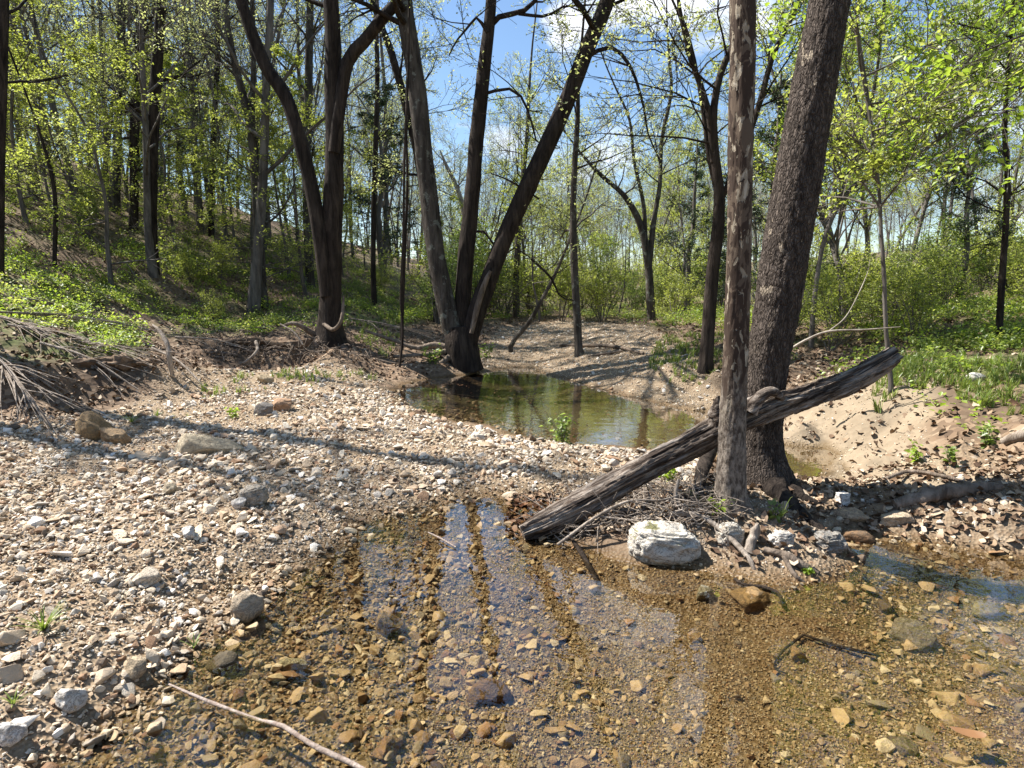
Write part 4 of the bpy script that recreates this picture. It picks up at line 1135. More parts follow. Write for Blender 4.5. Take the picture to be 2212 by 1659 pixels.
# slim trees
def slim(label, base_uv, pts, Y=None, seed=1, bark='bark_far', ext=4, crown=None, branches=(), leafm='leaf_pale', name='slim_tree', extra=(), lsize=.05):
    g = G(*base_uv); YY = Y or g[1]
    pb = dp(base_uv[0], base_uv[1], YY)
    zb = hz1(pb[0], pb[1])
    st = [dict(pts=pts, Y=YY, ext=ext, sides=10, crown=crown)] + [dict(pts=e['pts'], Y=YY + e.get('dy', 0), ext=e.get('ext', 3), sides=8, crown=crown, name='limb') for e in extra]
    return hero(name, label, pb, st, barkm=bark, leafm=leafm, seed=seed, branches=[dict(b_, Y=YY) for b_ in branches], lsize=lsize)
cS = dict(z=4.5, n=9, l=(1.0, 2.6))
slim('grey tree with a crooked trunk left of the forked bank tree', (568, 662), [(568, 668, 30), (566, 620, 23), (560, 520, 21), (552, 400, 20), (545, 300, 19), (528, 220, 17), (508, 140, 15), (492, 60, 13), (488, 0, 12)], seed=21, bark='bark_grey', crown=cS,
     branches=[dict(pts=[(572, 482, 8), (595, 470, 7), (620, 435, 6), (635, 400, 4), (640, 380, 3)], tw=4)], extra=[dict(pts=[(552, 395, 12), (545, 250, 12), (548, 120, 11), (545, 0, 10)])])
slim('dark straight trunk on the left hillside with knotty bark', (331, 588), [(332, 595, 27), (328, 520, 25), (326, 420, 25), (330, 300, 24), (335, 200, 23), (342, 90, 22), (348, -5, 20)], seed=23, bark='bark_dark', crown=dict(z=5.5, n=9, l=(1.2, 3)), ext=6)
slim('mossy dark trunk cut by the left edge of the picture', (2, 560), [(-2, 580, 20), (0, 400, 18), (3, 250, 18), (6, 100, 20), (8, -10, 19)], Y=11.0, seed=25, bark='bark_dark', crown=dict(z=5, n=12, l=(1, 2.6)), leafm='leaf', ext=4)
slim('slim pale-topped tree standing alone on the far gravel bar', (1250, 768), [(1252, 774, 30), (1250, 755, 20), (1246, 680, 18), (1241, 590, 17), (1238, 480, 15), (1241, 370, 13), (1247, 270, 11), (1250, 170, 8)], seed=27, bark='bark_grey', crown=dict(z=2.6, n=12, l=(.8, 1.8)), ext=2.5)
slim('dark forked tree behind the thin mottled trunk', (1524, 805), [(1524, 810, 42), (1526, 770, 33), (1532, 680, 30), (1540, 580, 29), (1552, 480, 28), (1553, 410, 24), (1545, 340, 20), (1541, 250, 17), (1553, 170, 15), (1580, 105, 13), (1620, 20, 11)], seed=29, bark='bark_dark', crown=dict(z=3.4, n=10, l=(.9, 2.2)), ext=2.5,
     extra=[dict(pts=[(1541, 350, 14), (1532, 250, 14), (1515, 190, 13), (1490, 120, 11), (1470, 30, 9), (1463, -20, 8)], ext=2),
            dict(pts=[(1549, 420, 12), (1530, 330, 11), (1522, 260, 10), (1500, 130, 8), (1480, 60, 7), (1452, 0, 5)], ext=1.5, dy=.3),
            dict(pts=[(1558, 430, 14), (1600, 340, 14), (1640, 225, 13), (1670, 120, 11), (1710, 40, 9), (1735, -20, 7)], ext=2.5, dy=.4)])
slim('curved open tree with a long left limb in the valley', (1405, 715), [(1408, 720, 22), (1405, 640, 20), (1400, 570, 18), (1385, 490, 16), (1350, 425, 12), (1300, 380, 9), (1258, 335, 6)], Y=17.0, seed=33, bark='bark_grey', crown=dict(z=4, n=10, l=(.8, 1.8)), ext=1.0,
     extra=[dict(pts=[(1402, 580, 13), (1412, 480, 12), (1425, 400, 10), (1430, 300, 9), (1450, 200, 7), (1445, 120, 5)], ext=2), dict(pts=[(1395, 530, 10), (1390, 440, 9), (1370, 350, 7), (1360, 260, 6), (1330, 190, 4)], ext=1)])
slim('thin leaning sapling behind the raised end of the log', (1925, 848), [(1927, 850, 12), (1920, 780, 10), (1913, 700, 9), (1910, 600, 9), (1903, 500, 8), (1900, 420, 7), (1890, 330, 5)], seed=35, bark='bark_far', crown=dict(z=2.2, n=14, l=(.5, 1.3)), ext=1.2, leafm='leaf', lsize=.055)
slim('dark sapling trunk near the right edge in the shrubs', (2158, 712), [(2158, 715, 15), (2165, 600, 13), (2173, 480, 12), (2176, 380, 11), (2170, 280, 10), (2178, 160, 8), (2185, 60, 6)], Y=8.6, seed=37, bark='bark_dark', crown=dict(z=2.4, n=22, l=(.7, 1.8)), ext=2, leafm='leaf_bright')
slim('pale arching tree sweeping up to the right over the bank', (1790, 700), [(1760, 640, 11), (1780, 520, 10), (1820, 430, 10), (1890, 360, 9), (1960, 290, 8), (2020, 220, 8), (2100, 120, 6)], Y=9.5, seed=39, bark='bark_far', crown=dict(z=2.6, n=30, l=(.8, 1.8), prm=dict(leaf=7)), ext=2.5, leafm='leaf_bright',
     extra=[dict(pts=[(1800, 465, 9), (1860, 300, 9), (1890, 180, 7), (1905, 60, 5)], ext=2), dict(pts=[(1890, 365, 8), (1990, 330, 7), (2080, 260, 6), (2190, 200, 4)], ext=1, dy=-.4)])
slim('slanting bare sapling leaning over the far end of the pond', (1110, 738), [(1105, 742, 11), (1140, 700, 10), (1175, 640, 9), (1200, 590, 8), (1230, 520, 6)], Y=13.5, seed=41, bark='bark_grey', crown=dict(z=2.2, n=8, l=(.6, 1.2)), ext=2)
slim('thin dark sapling among the roots left of the triple trunk tree', (868, 735), [(868, 745, 8), (870, 640, 8), (876, 500, 7), (880, 400, 6)], Y=12.8, seed=43, bark='bark_dark', crown=dict(z=3.4, n=8, l=(.6, 1.4)), ext=3)
for k, (u, v, Y, pts, lab) in enumerate((
    (255, 470, 21, [(250, 470, 18), (252, 330, 17), (258, 200, 16), (262, 80, 15), (262, -5, 14)], 'straight grey trunk third from the left edge on the hillside'),
    (290, 500, 19, [(288, 500, 20), (290, 380, 19), (291, 260, 18), (300, 130, 17), (310, 0, 15)], 'grey trunk just left of the knotty dark trunk'),
    (675, 560, 19, [(668, 570, 20), (662, 400, 19), (665, 250, 18), (668, 100, 17), (670, 0, 15)], 'grey trunk seen behind the forked bank tree'),
    (805, 570, 18, [(806, 575, 12), (808, 440, 12), (812, 300, 11), (815, 160, 10), (812, 20, 9)], 'slender dark trunk midway between the two big clumps'),
    (925, 640, 17, [(940, 640, 14), (912, 400, 17), (890, 280, 18), (850, 130, 16), (825, 60, 14), (800, -10, 12)], 'dark trunk leaning left behind the triple trunk tree'),
    (1000, 520, 22, [(1005, 520, 10), (1000, 450, 11), (985, 400, 10), (965, 360, 8)], 'whitish bare broken trunk behind the triple trunk tree'),
    (455, 560, 22, [(455, 560, 14), (458, 420, 13), (462, 280, 12), (470, 120, 11), (468, 0, 10)], 'thin dark trunk left of the crooked grey tree'),
    (120, 540, 13, [(118, 560, 9), (120, 450, 9), (112, 380, 8), (90, 300, 6), (70, 240, 4)], 'crooked dark sapling at the far left of the slope'),
    (1090, 600, 20, [(1115, 600, 14), (1120, 500, 13), (1128, 400, 11), (1138, 300, 9)], 'grey trunk framed between the two right stems of the triple tree'))):
    slim(lab, (u, v), pts, Y=Y, seed=60 + k, bark='bark_pale' if 'whitish' in lab else ('bark_dark' if 'dark' in lab else 'bark_grey'), crown=dict(z=4.5 if Y > 15 else 2.4, n=10, l=(.8, 2.2)), ext=0.6 if 'broken' in lab else 4, leafm='leaf_pale', name='slim_tree')

# hanging vine
bw = Buf()
S = smooth_path(np.array([np.append(dp(u, v, YB - .8), w * YB / FPX / 2) for u, v, w in ((884, -40, 4), (882, 150, 4), (874, 330, 4.5), (871, 520, 5), (866, 640, 5), (870, 720, 5), (862, 806, 5))]), 40)
tube(bw, S[:, :3], S[:, 3], 6)
obj('hanging_vine', bw.mesh('hanging_vine', M['bark_dark']), None, label='thin dark vine hanging straight down left of the triple trunk tree', category='vine')

# ------------------------------------------------------------------ the two near trunks and the log
def hires_trunk(pts, Ys, sides, rings, amp, fu, fv, seed, ext=0, ridge=False):
    P = [dp(u, v, yy) for (u, v, w), yy in zip(pts, Ys)]; R = [w * yy / FPX / 2 for (u, v, w), yy in zip(pts, Ys)]
    if ext:
        d = P[-1] - P[-2]; d /= np.linalg.norm(d)
        for i in range(4):
            d = d + np.array([.01, .03, .02]); d /= np.linalg.norm(d)
            P.append(P[-1] + d * ext / 4); R.append(R[-1] * .86)
    S = smooth_path(np.hstack([np.array(P), np.array(R)[:, None]]), rings)
    bw = Buf()
    def disp(s, a, rr):
        q = np.stack([np.cos(a) * fu * .16, np.sin(a) * fu * .16, s * fv], -1).reshape(-1, 3)
        n = fbm(q, 4, seed, .6)
        if ridge: n = -np.abs(n) * 1.4 + .3
        q2 = np.stack([np.cos(a) * .9, np.sin(a) * .9, s * 1.4], -1).reshape(-1, 3)
        return (amp * n + .05 * .16 * fbm(q2, 2, seed + 9)).reshape(s.shape)
    tube(bw, S[:, :3], S[:, 3], sides, disp)
    return bw, S

YT = gp(1575, 1095, .2)[1]
bT = gp(1575, 1095, .2)
ts = thing('thin_sycamore', 'thin mottled sycamore trunk in front of the thick leaning one', 'tree', tuple(bT))
bw, ST = hires_trunk([(1580, 1135, 150), (1578, 1100, 96), (1577, 1060, 68), (1579, 1000, 60), (1582, 900, 55), (1588, 750, 51), (1594, 600, 49), (1598, 450, 49), (1600, 300, 50), (1603, 150, 51), (1604, 0, 51), (1604, -150, 50)], [YT] * 12, 72, 420, .0035, 60, 14, 3, ext=7)
me = bw.mesh('trunk', M['sycamore']); me.transform(Matrix.Translation(-Vector(bT))); obj('trunk', me, ts)
bb = Buf(); lp = []
rngT = np.random.default_rng(77)
crown_on(bb, lp, ST, 5.0, 9, dict(PRM_HERO, leaf=3), rngT, 1.0, 2.4)
me = bb.mesh('limbs', M['bark_grey']); me.transform(Matrix.Translation(-Vector(bT))); obj('limbs', me, ts)
bl = Buf(); leaves(bl, np.concatenate(lp), .06, rngT); me = bl.mesh('crown', M['leaf'], attr=True); me.transform(Matrix.Translation(-Vector(bT))); obj('crown', me, ts)
def root_part(parent, base, pts, mat='root', sides=10, n=26, amp=.14, seed=3, nm='root'):
    bw = Buf()
    P = np.array([np.append(p_, r_) for p_, r_ in pts]); S = smooth_path(P, n)
    tube(bw, S[:, :3], np.maximum(S[:, 3], .003), sides, lambda s, a, rr: rr * amp * fbm(np.stack([np.cos(a) * 1.4 + seed, np.sin(a) * 1.4, s * 16], -1).reshape(-1, 3), 3, seed).reshape(s.shape))
    me = bw.mesh(nm, M[mat]); me.transform(Matrix.Translation(-Vector(base))); return obj(nm, me, parent)
def gl(u, v, up=0.0):
    p = G(u, v); p[2] += up; return p
root_part(ts, bT, [(gl(1570, 1095, .04), .05), (gl(1562, 1130, .015), .032), (gl(1556, 1165, .0), .022), (gl(1575, 1195, -.02), .012)], 'root')

YG = YT + .62
bG = dp(1655, 1075, YG); bG[2] = hz1(bG[0], YG)
tg = thing('thick_sycamore', 'thick leaning sycamore trunk with rough plated bark behind the thin one', 'tree', tuple(bG))
bw, SG = hires_trunk([(1655, 1125, 270), (1650, 1075, 190), (1647, 1020, 124), (1646, 960, 90), (1649, 880, 84), (1658, 780, 86), (1675, 680, 91), (1694, 560, 95), (1715, 440, 94), (1738, 300, 90), (1762, 160, 85), (1793, 0, 79), (1820, -140, 75)], [YG] * 13, 96, 460, .006, 90, 24, 13, ext=8)
me = bw.mesh('trunk', M['platebark']); me.transform(Matrix.Translation(-Vector(bG))); obj('trunk', me, tg)
bb = Buf(); lp = []
crown_on(bb, lp, SG, 5.2, 10, dict(PRM_HERO, leaf=4), rngT, 1.2, 3.0)
me = bb.mesh('limbs', M['bark_grey']); me.transform(Matrix.Translation(-Vector(bG))); obj('limbs', me, tg)
bl = Buf(); leaves(bl, np.concatenate(lp), .07, rngT); me = bl.mesh('crown', M['leaf'], attr=True); me.transform(Matrix.Translation(-Vector(bG))); obj('crown', me, tg)
root_part(tg, bG, [(gl(1670, 1065, .06), .085), (gl(1705, 1095, .0), .06), (gl(1745, 1125, -.01), .045), (gl(1790, 1165, -.02), .03), (gl(1830, 1195, -.04), .015)], 'bark_dark', seed=5, amp=.35)
root_part(tg, bG, [(gl(1690, 1045, .06), .06), (gl(1730, 1075, .0), .045), (gl(1780, 1095, -.02), .025)], 'bark_dark', seed=8, amp=.35)
root_part(tg, bG, [(gl(1540, 1010, .22), .05), (gl(1520, 1040, .12), .05), (gl(1505, 1075, .03), .035), (gl(1480, 1105, -.01), .02)], 'bark_dark', seed=6)
# overhanging bright leaves high on the thick trunk
bl = Buf(); rngL = np.random.default_rng(5)
C = []
for u, v in ((1700, 60), (1745, 40), (1660, 110), (1690, 20)):
    C.append(dp(u, v, YG + .25) + rngL.normal(size=(22, 3)) * np.array([.06, .05, .045]))
leaves(bl, np.concatenate(C), .055, rngL); me = bl.mesh('leaf_spray', M['leaf_bright'], attr=True); me.transform(Matrix.Translation(-Vector(bG))); obj('leaf_spray', me, tg, kind='stuff')

# log
LP = [(1128, 1152, 40, YT - .02), (1180, 1130, 56, YT + .02), (1240, 1100, 60, YT + .05), (1320, 1058, 58, YT + .10), (1440, 990, 55, YT + .16), (1530, 938, 56, YT + .22), (1600, 902, 58, YT + .27), (1660, 878, 56, YT + .31), (1740, 856, 49, YT + .36), (1830, 826, 44, YT + .44), (1900, 786, 40, YT + .50), (1934, 764, 38, YT + .53)]
PL = np.array([np.append(dp(u, v, y), w * y / FPX / 2) for u, v, w, y in LP])
lb = PL[0, :3].copy(); ax = PL[-1, :3] - lb; Ld = np.linalg.norm(ax); ax /= Ld
Rm = np.array(Vector(ax).to_track_quat('Z', 'Y').to_matrix())
PLl = np.hstack([(PL[:, :3] - lb) @ Rm, PL[:, 3:]])
tl = thing('fallen_log', 'weathered grey fallen log propped across the trunks of the islet', 'log', tuple(lb))
tl.rotation_euler = Matrix(Rm.tolist()).to_euler()
SL = smooth_path(PLl, 420)
bw = Buf()
def dlog(s, a, rr):
    q = np.stack([np.cos(a) * 3.2, np.sin(a) * 3.2, s * 1.3], -1).reshape(-1, 3)
    n = fbm(q, 4, 51, .62)
    q2 = np.stack([np.cos(a) * 1.1, np.sin(a) * 1.1, s * 2.4], -1).reshape(-1, 3)
    g = np.minimum(np.abs(vnoise(np.stack([np.cos(a) * 2.4, np.sin(a) * 2.4, s * .9], -1).reshape(-1, 3), 57)) * 6, 1) - 1
    end = np.clip((s - 2.78) * 4, 0, 1).reshape(-1) * np.abs(fbm(np.stack([np.cos(a) * 4, np.sin(a) * 4, s * 0], -1).reshape(-1, 3), 2, 59)) * -.03
    hf = np.abs(fbm(np.stack([np.cos(a) * 6.5, np.sin(a) * 6.5, s * 7.0], -1).reshape(-1, 3), 3, 67, .6))
    st = (vnoise(np.stack([np.cos(a) * 2.0 + 9, np.sin(a) * 2.0, s * 2.2], -1).reshape(-1, 3), 71) > .12) * .008
    return (st - .014 * hf + .014 * n + .014 * fbm(q2, 2, 53) + .014 * g + end).reshape(s.shape)
tube(bw, SL[:, :3], SL[:, 3], 110, dlog)
obj('log_body', bw.mesh('log_body', M['log']), tl)
def log_local(p): return (np.asarray(p) - lb) @ Rm
# knob and torn stub where it crosses the trunks
def log_part(nm, pts, sides=10, amp=.2, mat='log'):
    bw = Buf(); P = np.array([np.append(log_local(p_), r_) for p_, r_ in pts]); S = smooth_path(P, 22)
    tube(bw, S[:, :3], S[:, 3], sides, lambda s, a, rr: rr * amp * fbm(np.stack([np.cos(a) * 1.6, np.sin(a) * 1.6, s * 20], -1).reshape(-1, 3), 3, 7).reshape(s.shape))
    obj(nm, bw.mesh(nm, M[mat]), tl)
log_part('knob', [(dp(1620, 890, YT + .2), .05), (dp(1640, 860, YT + .2), .04), (dp(1668, 845, YT + .22), .03), (dp(1690, 862, YT + .26), .02)])
log_part('broken_stub', [(dp(1548, 935, YT + .2), .055), (dp(1546, 900, YT + .2), .045), (dp(1549, 870, YT + .2), .025), (dp(1552, 855, YT + .2), .01)], amp=.5)

# ------------------------------------------------------------------ sticks, roots, twigs
def stick(name, label, cat, pts, mat, sides=8, n=24, forks=(), amp=.12, group=None, seed=1):
    """pts: list of (point, radius)"""
    P = np.array([np.append(p_, r_) for p_, r_ in pts]); base = P[0, :3].copy()
    o = thing(name, label, cat, tuple(base), group)
    def one(nm, Q):
        S = smooth_path(Q, n); bw = Buf()
        tube(bw, S[:, :3] - base, np.maximum(S[:, 3], .0015), sides, lambda s, a, rr: rr * amp * fbm(np.stack([np.cos(a) + seed, np.sin(a), s * 22], -1).reshape(-1, 3), 2, seed).reshape(s.shape))
        obj(nm, bw.mesh(nm, M[mat]), o)
    one('shaft', P)
    for f in forks: one('twig', np.array([np.append(p_, r_) for p_, r_ in f]))
    return o
W = lambda u, v, z=.0: gp(u, v, z)
stick('fallen_stick', 'long pinkish stick lying across the shallow water at lower left', 'stick', [(W(365, 1478, .008), .004), (W(450, 1515, .0), .0065), (W(560, 1556, -.006), .0075), (W(610, 1568, .004), .0085), (W(680, 1612, .012), .009), (W(780, 1660, .014), .009), (W(900, 1740, .02), .009)], 'twig_red', seed=2)
stick('pale_root', 'pale driftwood root reaching from the islet down into the water', 'root', [(gl(1450, 1135, .05), .010), (gl(1500, 1140, .06), .014), (gl(1545, 1165, .06), .016), (gl(1590, 1200, .05), .016), (gl(1620, 1232, .03), .015), (W(1642, 1258, -.04), .011)], 'driftwood', forks=[[(gl(1500, 1140, .06), .010), (gl(1450, 1130, .03), .008), (gl(1400, 1145, .02), .006)]], seed=3)
stick('knotty_root', 'stubby grey root knot standing on the islet gravel', 'root', [(gl(1618, 1200, .0), .03), (gl(1625, 1185, .05), .026), (gl(1632, 1178, .11), .02), (gl(1632, 1178, .13), .012)], 'driftwood', amp=.4, seed=4)
stick('twisted_root', 'twisted brown root along the islet edge at the right', 'root', [(gl(1650, 1195, .02), .018), (gl(1690, 1215, .03), .022), (gl(1730, 1230, .02), .020), (gl(1765, 1245, .0), .014)], 'root', forks=[[(gl(1690, 1215, .03), .014), (gl(1715, 1250, .01), .012), (gl(1740, 1262, -.01), .007)]], amp=.35, seed=5)
tb = gp(1205, 1176, .01)
stick('dead_branch', 'thin dead branch leaning out of the water against the log', 'branch', [(tb, .010), (dp(1290, 1115, tb[1] - .02), .0095), (dp(1360, 1082, tb[1] + .02), .008), (dp(1430, 1080, tb[1] + .05), .006), (dp(1490, 1060, tb[1] + .1), .003)], 'driftwood',
      forks=[[(dp(1290, 1115, tb[1] - .02), .006), (dp(1370, 1125, tb[1] - .05), .006), (dp(1400, 1132, tb[1] - .05), .005), (gp(1440, 1150, .02), .003)], [(dp(1370, 1125, tb[1] - .05), .004), (dp(1375, 1150, tb[1] - .08), .003), (gp(1400, 1180, .0), .002)], [(dp(1360, 1082, tb[1] + .02), .005), (dp(1420, 1100, tb[1]), .004), (dp(1450, 1118, tb[1]), .002)]], seed=6)
stick('upright_root', 'grey upright snag standing under the log beside the trunk', 'root', [(gl(1475, 1130, -.02), .016), (dp(1463, 1090, YT - .05), .016), (dp(1460, 1060, YT - .03), .014), (dp(1466, 1035, YT), .008)], 'driftwood', seed=7)
stick('submerged_branch', 'black sodden branch under the water in front of the islet', 'branch', [(gl(1585, 1262, .02), .008), (gl(1610, 1275, .02), .010), (gl(1650, 1282, .02), .010), (gl(1680, 1300, .02), .009), (gl(1690, 1325, .02), .005)], 'dark_wood', seed=8)
stick('submerged_branch', 'dark grey twig with a pale end lying in the right shallows', 'branch', [(gl(1735, 1385, .02), .006), (gl(1790, 1408, .02), .007), (gl(1860, 1428, .03), .008), (gl(1900, 1430, .02), .005)], 'dark_wood', forks=[[(gl(1735, 1385, .02), .006), (gl(1690, 1420, .02), .006), (gl(1672, 1450, .02), .004), (gl(1700, 1475, .02), .003)]], seed=9)
stick('bank_log', 'low half-buried grey log on the littered right bank', 'log', [(gl(1930, 1098, .02), .03), (gl(2000, 1082, .035), .05), (gl(2080, 1068, .03), .045), (gl(2160, 1060, .01), .03)], 'root', sides=14, amp=.3, seed=10)
stick('bank_branch', 'short dark branch on the right bank above the half-buried log', 'branch', [(gl(1880, 1055, .02), .012), (gl(1960, 1035, .03), .016), (gl(2040, 1040, .03), .014), (gl(2100, 1055, .01), .007)], 'root', amp=.3, seed=11)
stick('bank_branch', 'pale log end at the right edge of the bank', 'log', [(gl(2165, 968, .03), .03), (gl(2230, 952, .05), .045), (gl(2320, 935, .05), .05)], 'driftwood', sides=14, amp=.2, seed=12)
stick('arching_branch', 'thin pale branch arching out from behind the thick sycamore', 'branch', [(dp(1690, 765, 6.2), .012), (dp(1740, 735, 6.1), .012), (dp(1790, 716, 6.0), .011), (dp(1870, 712, 5.9), .008), (dp(1945, 706, 5.8), .004)], 'bark_pale', forks=[[(dp(1790, 716, 6), .007), (dp(1830, 680, 6), .006), (dp(1870, 600, 6.1), .004), (dp(1880, 560, 6.1), .003)]], seed=13)
stick('bent_driftwood', 'bent grey driftwood limb standing against the left bank', 'branch', [(gl(372, 815, .0), .02), (dp(366, 775, G(372, 815)[1] - .05), .032), (dp(362, 745, G(372, 815)[1]), .03), (dp(345, 715, G(372, 815)[1] + .1), .022), (dp(330, 702, G(372, 815)[1] + .2), .012)], 'driftwood', sides=12, amp=.2, forks=[[(gl(380, 800, .02), .012), (gl(388, 825, .0), .006)]], seed=14)
stick('bank_root', 'thick pale root hooked out of the undercut bank', 'root', [(dp(553, 738, YA - .7), .030), (dp(556, 755, YA - 1.0), .030), (dp(545, 770, YA - 1.1), .026), (dp(525, 785, YA - 1.2), .018)], 'driftwood', seed=15)
stick('bank_root', 'straight pale root crossing the top of the undercut bank', 'root', [(dp(605, 700, YA - .7), .016), (dp(635, 718, YA - .8), .018), (dp(655, 745, YA - .9), .014)], 'driftwood', seed=16)
stick('fallen_branch', 'horizontal dead branch on the slope left of the undercut bank', 'branch', [(gl(445, 770, .03), .018), (gl(480, 768, .04), .022), (gl(515, 775, .03), .018)], 'root', seed=17)
stick('fallen_branch', 'long brown branch lying on the far gravel bar', 'branch', [(gl(1210, 748, .02), .03), (gl(1270, 752, .05), .04), (gl(1330, 755, .05), .035), (gl(1390, 768, .03), .025)], 'root', forks=[[(gl(1270, 772, .02), .02), (gl(1310, 768, .04), .025), (gl(1345, 762, .03), .015)]], seed=18)
stick('sunken_branch', 'dark straight branch lying just under the pond surface', 'branch', [(W(900, 838, -.03), .012), (W(960, 848, -.03), .016), (W(1025, 858, -.02), .014)], 'dark_wood', seed=19)
stick('fallen_stick', 'small reddish stick at the head of the front pool', 'stick', [(W(925, 1150, .01), .004), (W(950, 1162, .015), .006), (W(985, 1182, .01), .004)], 'twig_red', seed=20)
stick('submerged_branch', 'sunken grey branch below the end of the fallen log', 'branch', [(gl(1235, 1175, .03), .012), (gl(1255, 1205, .03), .016), (gl(1275, 1245, .03), .016), (gl(1290, 1265, .02), .01)], 'dark_wood', seed=22)

# brush of bleached branches on the left bank
rb = np.random.default_rng(88)
for k, (u0, v0, u1, v1, lab) in enumerate(((-40, 690, 190, 780, 'bleached brush branch sweeping down the left bank from the edge'), (-40, 760, 110, 930, 'bleached fibrous branch hanging over the left bank foot'), (0, 690, 260, 720, 'pale long branch lying along the top of the left bank'), (-30, 800, 150, 870, 'grey brush branch low on the left bank'), (20, 720, 330, 800, 'grey brush branch crossing the middle of the left bank'), (-20, 650, 240, 700, 'dead branch lying across the herbs at the upper left bank'), (90, 760, 300, 850, 'thin grey branch slanting down into the dark hollow'), (380, 740, 560, 770, 'brown dead branch left of the forked tree roots'), (760, 700, 960, 745, 'long dead branch between the forked and triple trunk trees'), (60, 690, 420, 745, 'thin brush branch along the upper left bank'), (330, 770, 450, 890 - 40, 'short pale stick leaning on the dark hollow of the left bank'))):
    a = gl(u0, v0, .10); c = gl(u1, v1, .03); mid = (a + c) / 2 + np.array([0, 0, .10])
    fk = []
    nf = (30, 34, 16, 16, 18, 14, 10, 6, 8, 14, 2)[k]
    for q in range(nf):
        t = rb.uniform(.05, .7); s_ = a * (1 - t) ** 2 + mid * 2 * t * (1 - t) + c * t * t
        e = s_ + (c - a) * rb.uniform(.25, .6) + rb.normal(size=3) * np.array([.25, .25, .12]); e[2] = max(e[2], hz1(e[0], e[1]) + .01)
        fk.append([(s_, .007), ((s_ + e) / 2 + np.array([0, 0, .04]), .005), (e, .003)])
    stick('brush_branch', lab, 'branch', [(a, .018), (mid, .015), (c, .008)], 'driftwood', sides=6, n=14, forks=fk, group='bleached brush on the left bank', seed=30 + k)

# sods overhanging the undercut parts of the left bank
for k, (us, vt, rr_) in enumerate((((165, 200, 240, 280, 320, 350), 784, .07), ((490, 540, 590, 640, 690, 740, 790), 741, .095), ((-60, 0, 60, 100), 794, .07))):
    P = []
    for q, u in enumerate(us):
        p = G(u, vt + (10 if (u > 760) else 0)); P.append([p[0], p[1] - .13 - .05 * math.sin(u * .07), p[2] + .0])
    S = smooth_path(np.array(P), 90); bw = Buf()
    R_ = rr_ * np.sin(np.linspace(.25, PI - .25, 90)) ** .5
    tube(bw, S, R_, 22, lambda s, a, rr: rr * .7 * fbm(np.stack([np.cos(a) * 1.4, np.sin(a) * 1.4, s * 5.2], -1).reshape(-1, 3), 4, 61, .6).reshape(s.shape))
    obj('overhanging_sod', bw.mesh('overhanging_sod', M['ground']), STRUCT['forest_floor'])
# twig tangle and roots under the log: one heap nobody could count
bw = Buf()
for k in range(720):
    u = rb.uniform(1180, 1570); v = rb.uniform(1085, 1172) - (u - 1230) * .10
    p = gl(u, v, rb.uniform(0, .10)); d = rb.normal(size=3) * np.array([1, .6, .45]); d /= np.linalg.norm(d)
    L = rb.uniform(.06, .28); q = p + d * L; q[2] = max(q[2], hz1(q[0], q[1]))
    S = smooth_path(np.array([p, (p + q) / 2 + rb.normal(size=3) * .03, q]), 6)
    tube(bw, S, np.linspace(.0045, .0015, 6), 4, cap=False)
o = obj('twig_tangle', bw.mesh('twig_tangle', M['driftwood']), None, label='tangle of thin dead twigs and rootlets under the fallen log', category='twigs'); o['kind'] = 'stuff'
# hair roots in the undercut bank
bw = Buf()
for k in range(340):
    u = rb.uniform(480, 850); v = 715 + rb.uniform(0, 60) + max(0, (u - 700)) * .12
    p = gl(u, v, rb.uniform(.0, .12)); p[1] -= .05
    q = p + np.array([rb.normal() * .25, -rb.uniform(.02, .3), -rb.uniform(.02, .30)]); q[2] = max(q[2], hz1(q[0], q[1]) + .01)
    S = smooth_path(np.array([p, (p + q) / 2 + rb.normal(size=3) * .07, q]), 7)
    tube(bw, S, np.linspace(rb.uniform(.004, .013), .003, 7), 4, cap=False)
o = obj('hair_roots', bw.mesh('hair_roots', M['root']), None, label='fine tangled roots hanging from the undercut left bank', category='roots'); o['kind'] = 'stuff'

# ------------------------------------------------------------------ ground cover
LL = bpy.data.collections.new('litter_library')
for k in range(4):
    rng = np.random.default_rng(400 + k)
    a = np.linspace(0, 2 * PI, 9)[:-1]; rr = .5 * (1 + .28 * np.cos(a * 3 + k) * rng.uniform(.4, 1, 8))
    ring = np.stack([np.cos(a) * rr, np.sin(a) * rr * .62, .12 * np.cos(a * 2 + k) + rng.normal(0, .05, 8)], 1)
    v = np.vstack([ring, [[0, 0, -.06]]]); j = np.arange(8)
    b = Buf(); b.add(v, np.stack([j, (j + 1) % 8, np.full(8, 8)], 1))
    LL.objects.link(bpy.data.objects.new('dead_leaf_%d' % k, b.mesh('dead_leaf_%d' % k, M['litter'])))
def litter(name, x, y, smin, smax, lift=.01):
    z = hz(x, y); n = len(x); s = rs.uniform(smin, smax, n)
    rot = np.stack([rs.normal(0, .45, n), rs.normal(0, .45, n), rs.uniform(0, 2 * PI, n)], 1)
    return np.stack([x, y, z + lift + rs.uniform(0, .02, n)], 1), rot, s[:, None] * np.ones((1, 3)), rs.integers(0, 4, n)
P_GR = pxpoly(.62, (1880, 850), (1900, 800), (2000, 755), (2400, 745), (2500, 880), (2300, 905), (2080, 890), (1960, 870))
def f_bank(x, y):
    z = hz(x, y); return visible(x, y) & ~in_poly(x, y, P_BAR) & ~in_poly(x, y, P_FAR) & (z > .05) & (~(in_poly(x, y, P_SAND) | in_poly(x, y, P_GR)) | (rs.uniform(size=len(x)) < .28))
x1, y1 = sample(f_bank, -16, 10, 3, 22, 240, 8.5)
x2, y2 = sample(lambda x, y: in_poly(x, y, P_DEB) & (hz(x, y) > .01), 0, 7, 2.5, 8, 420)
ptx = [gl(rb.uniform(1090, 1500), 0, 0) if False else None for _ in range(0)]
pl = []
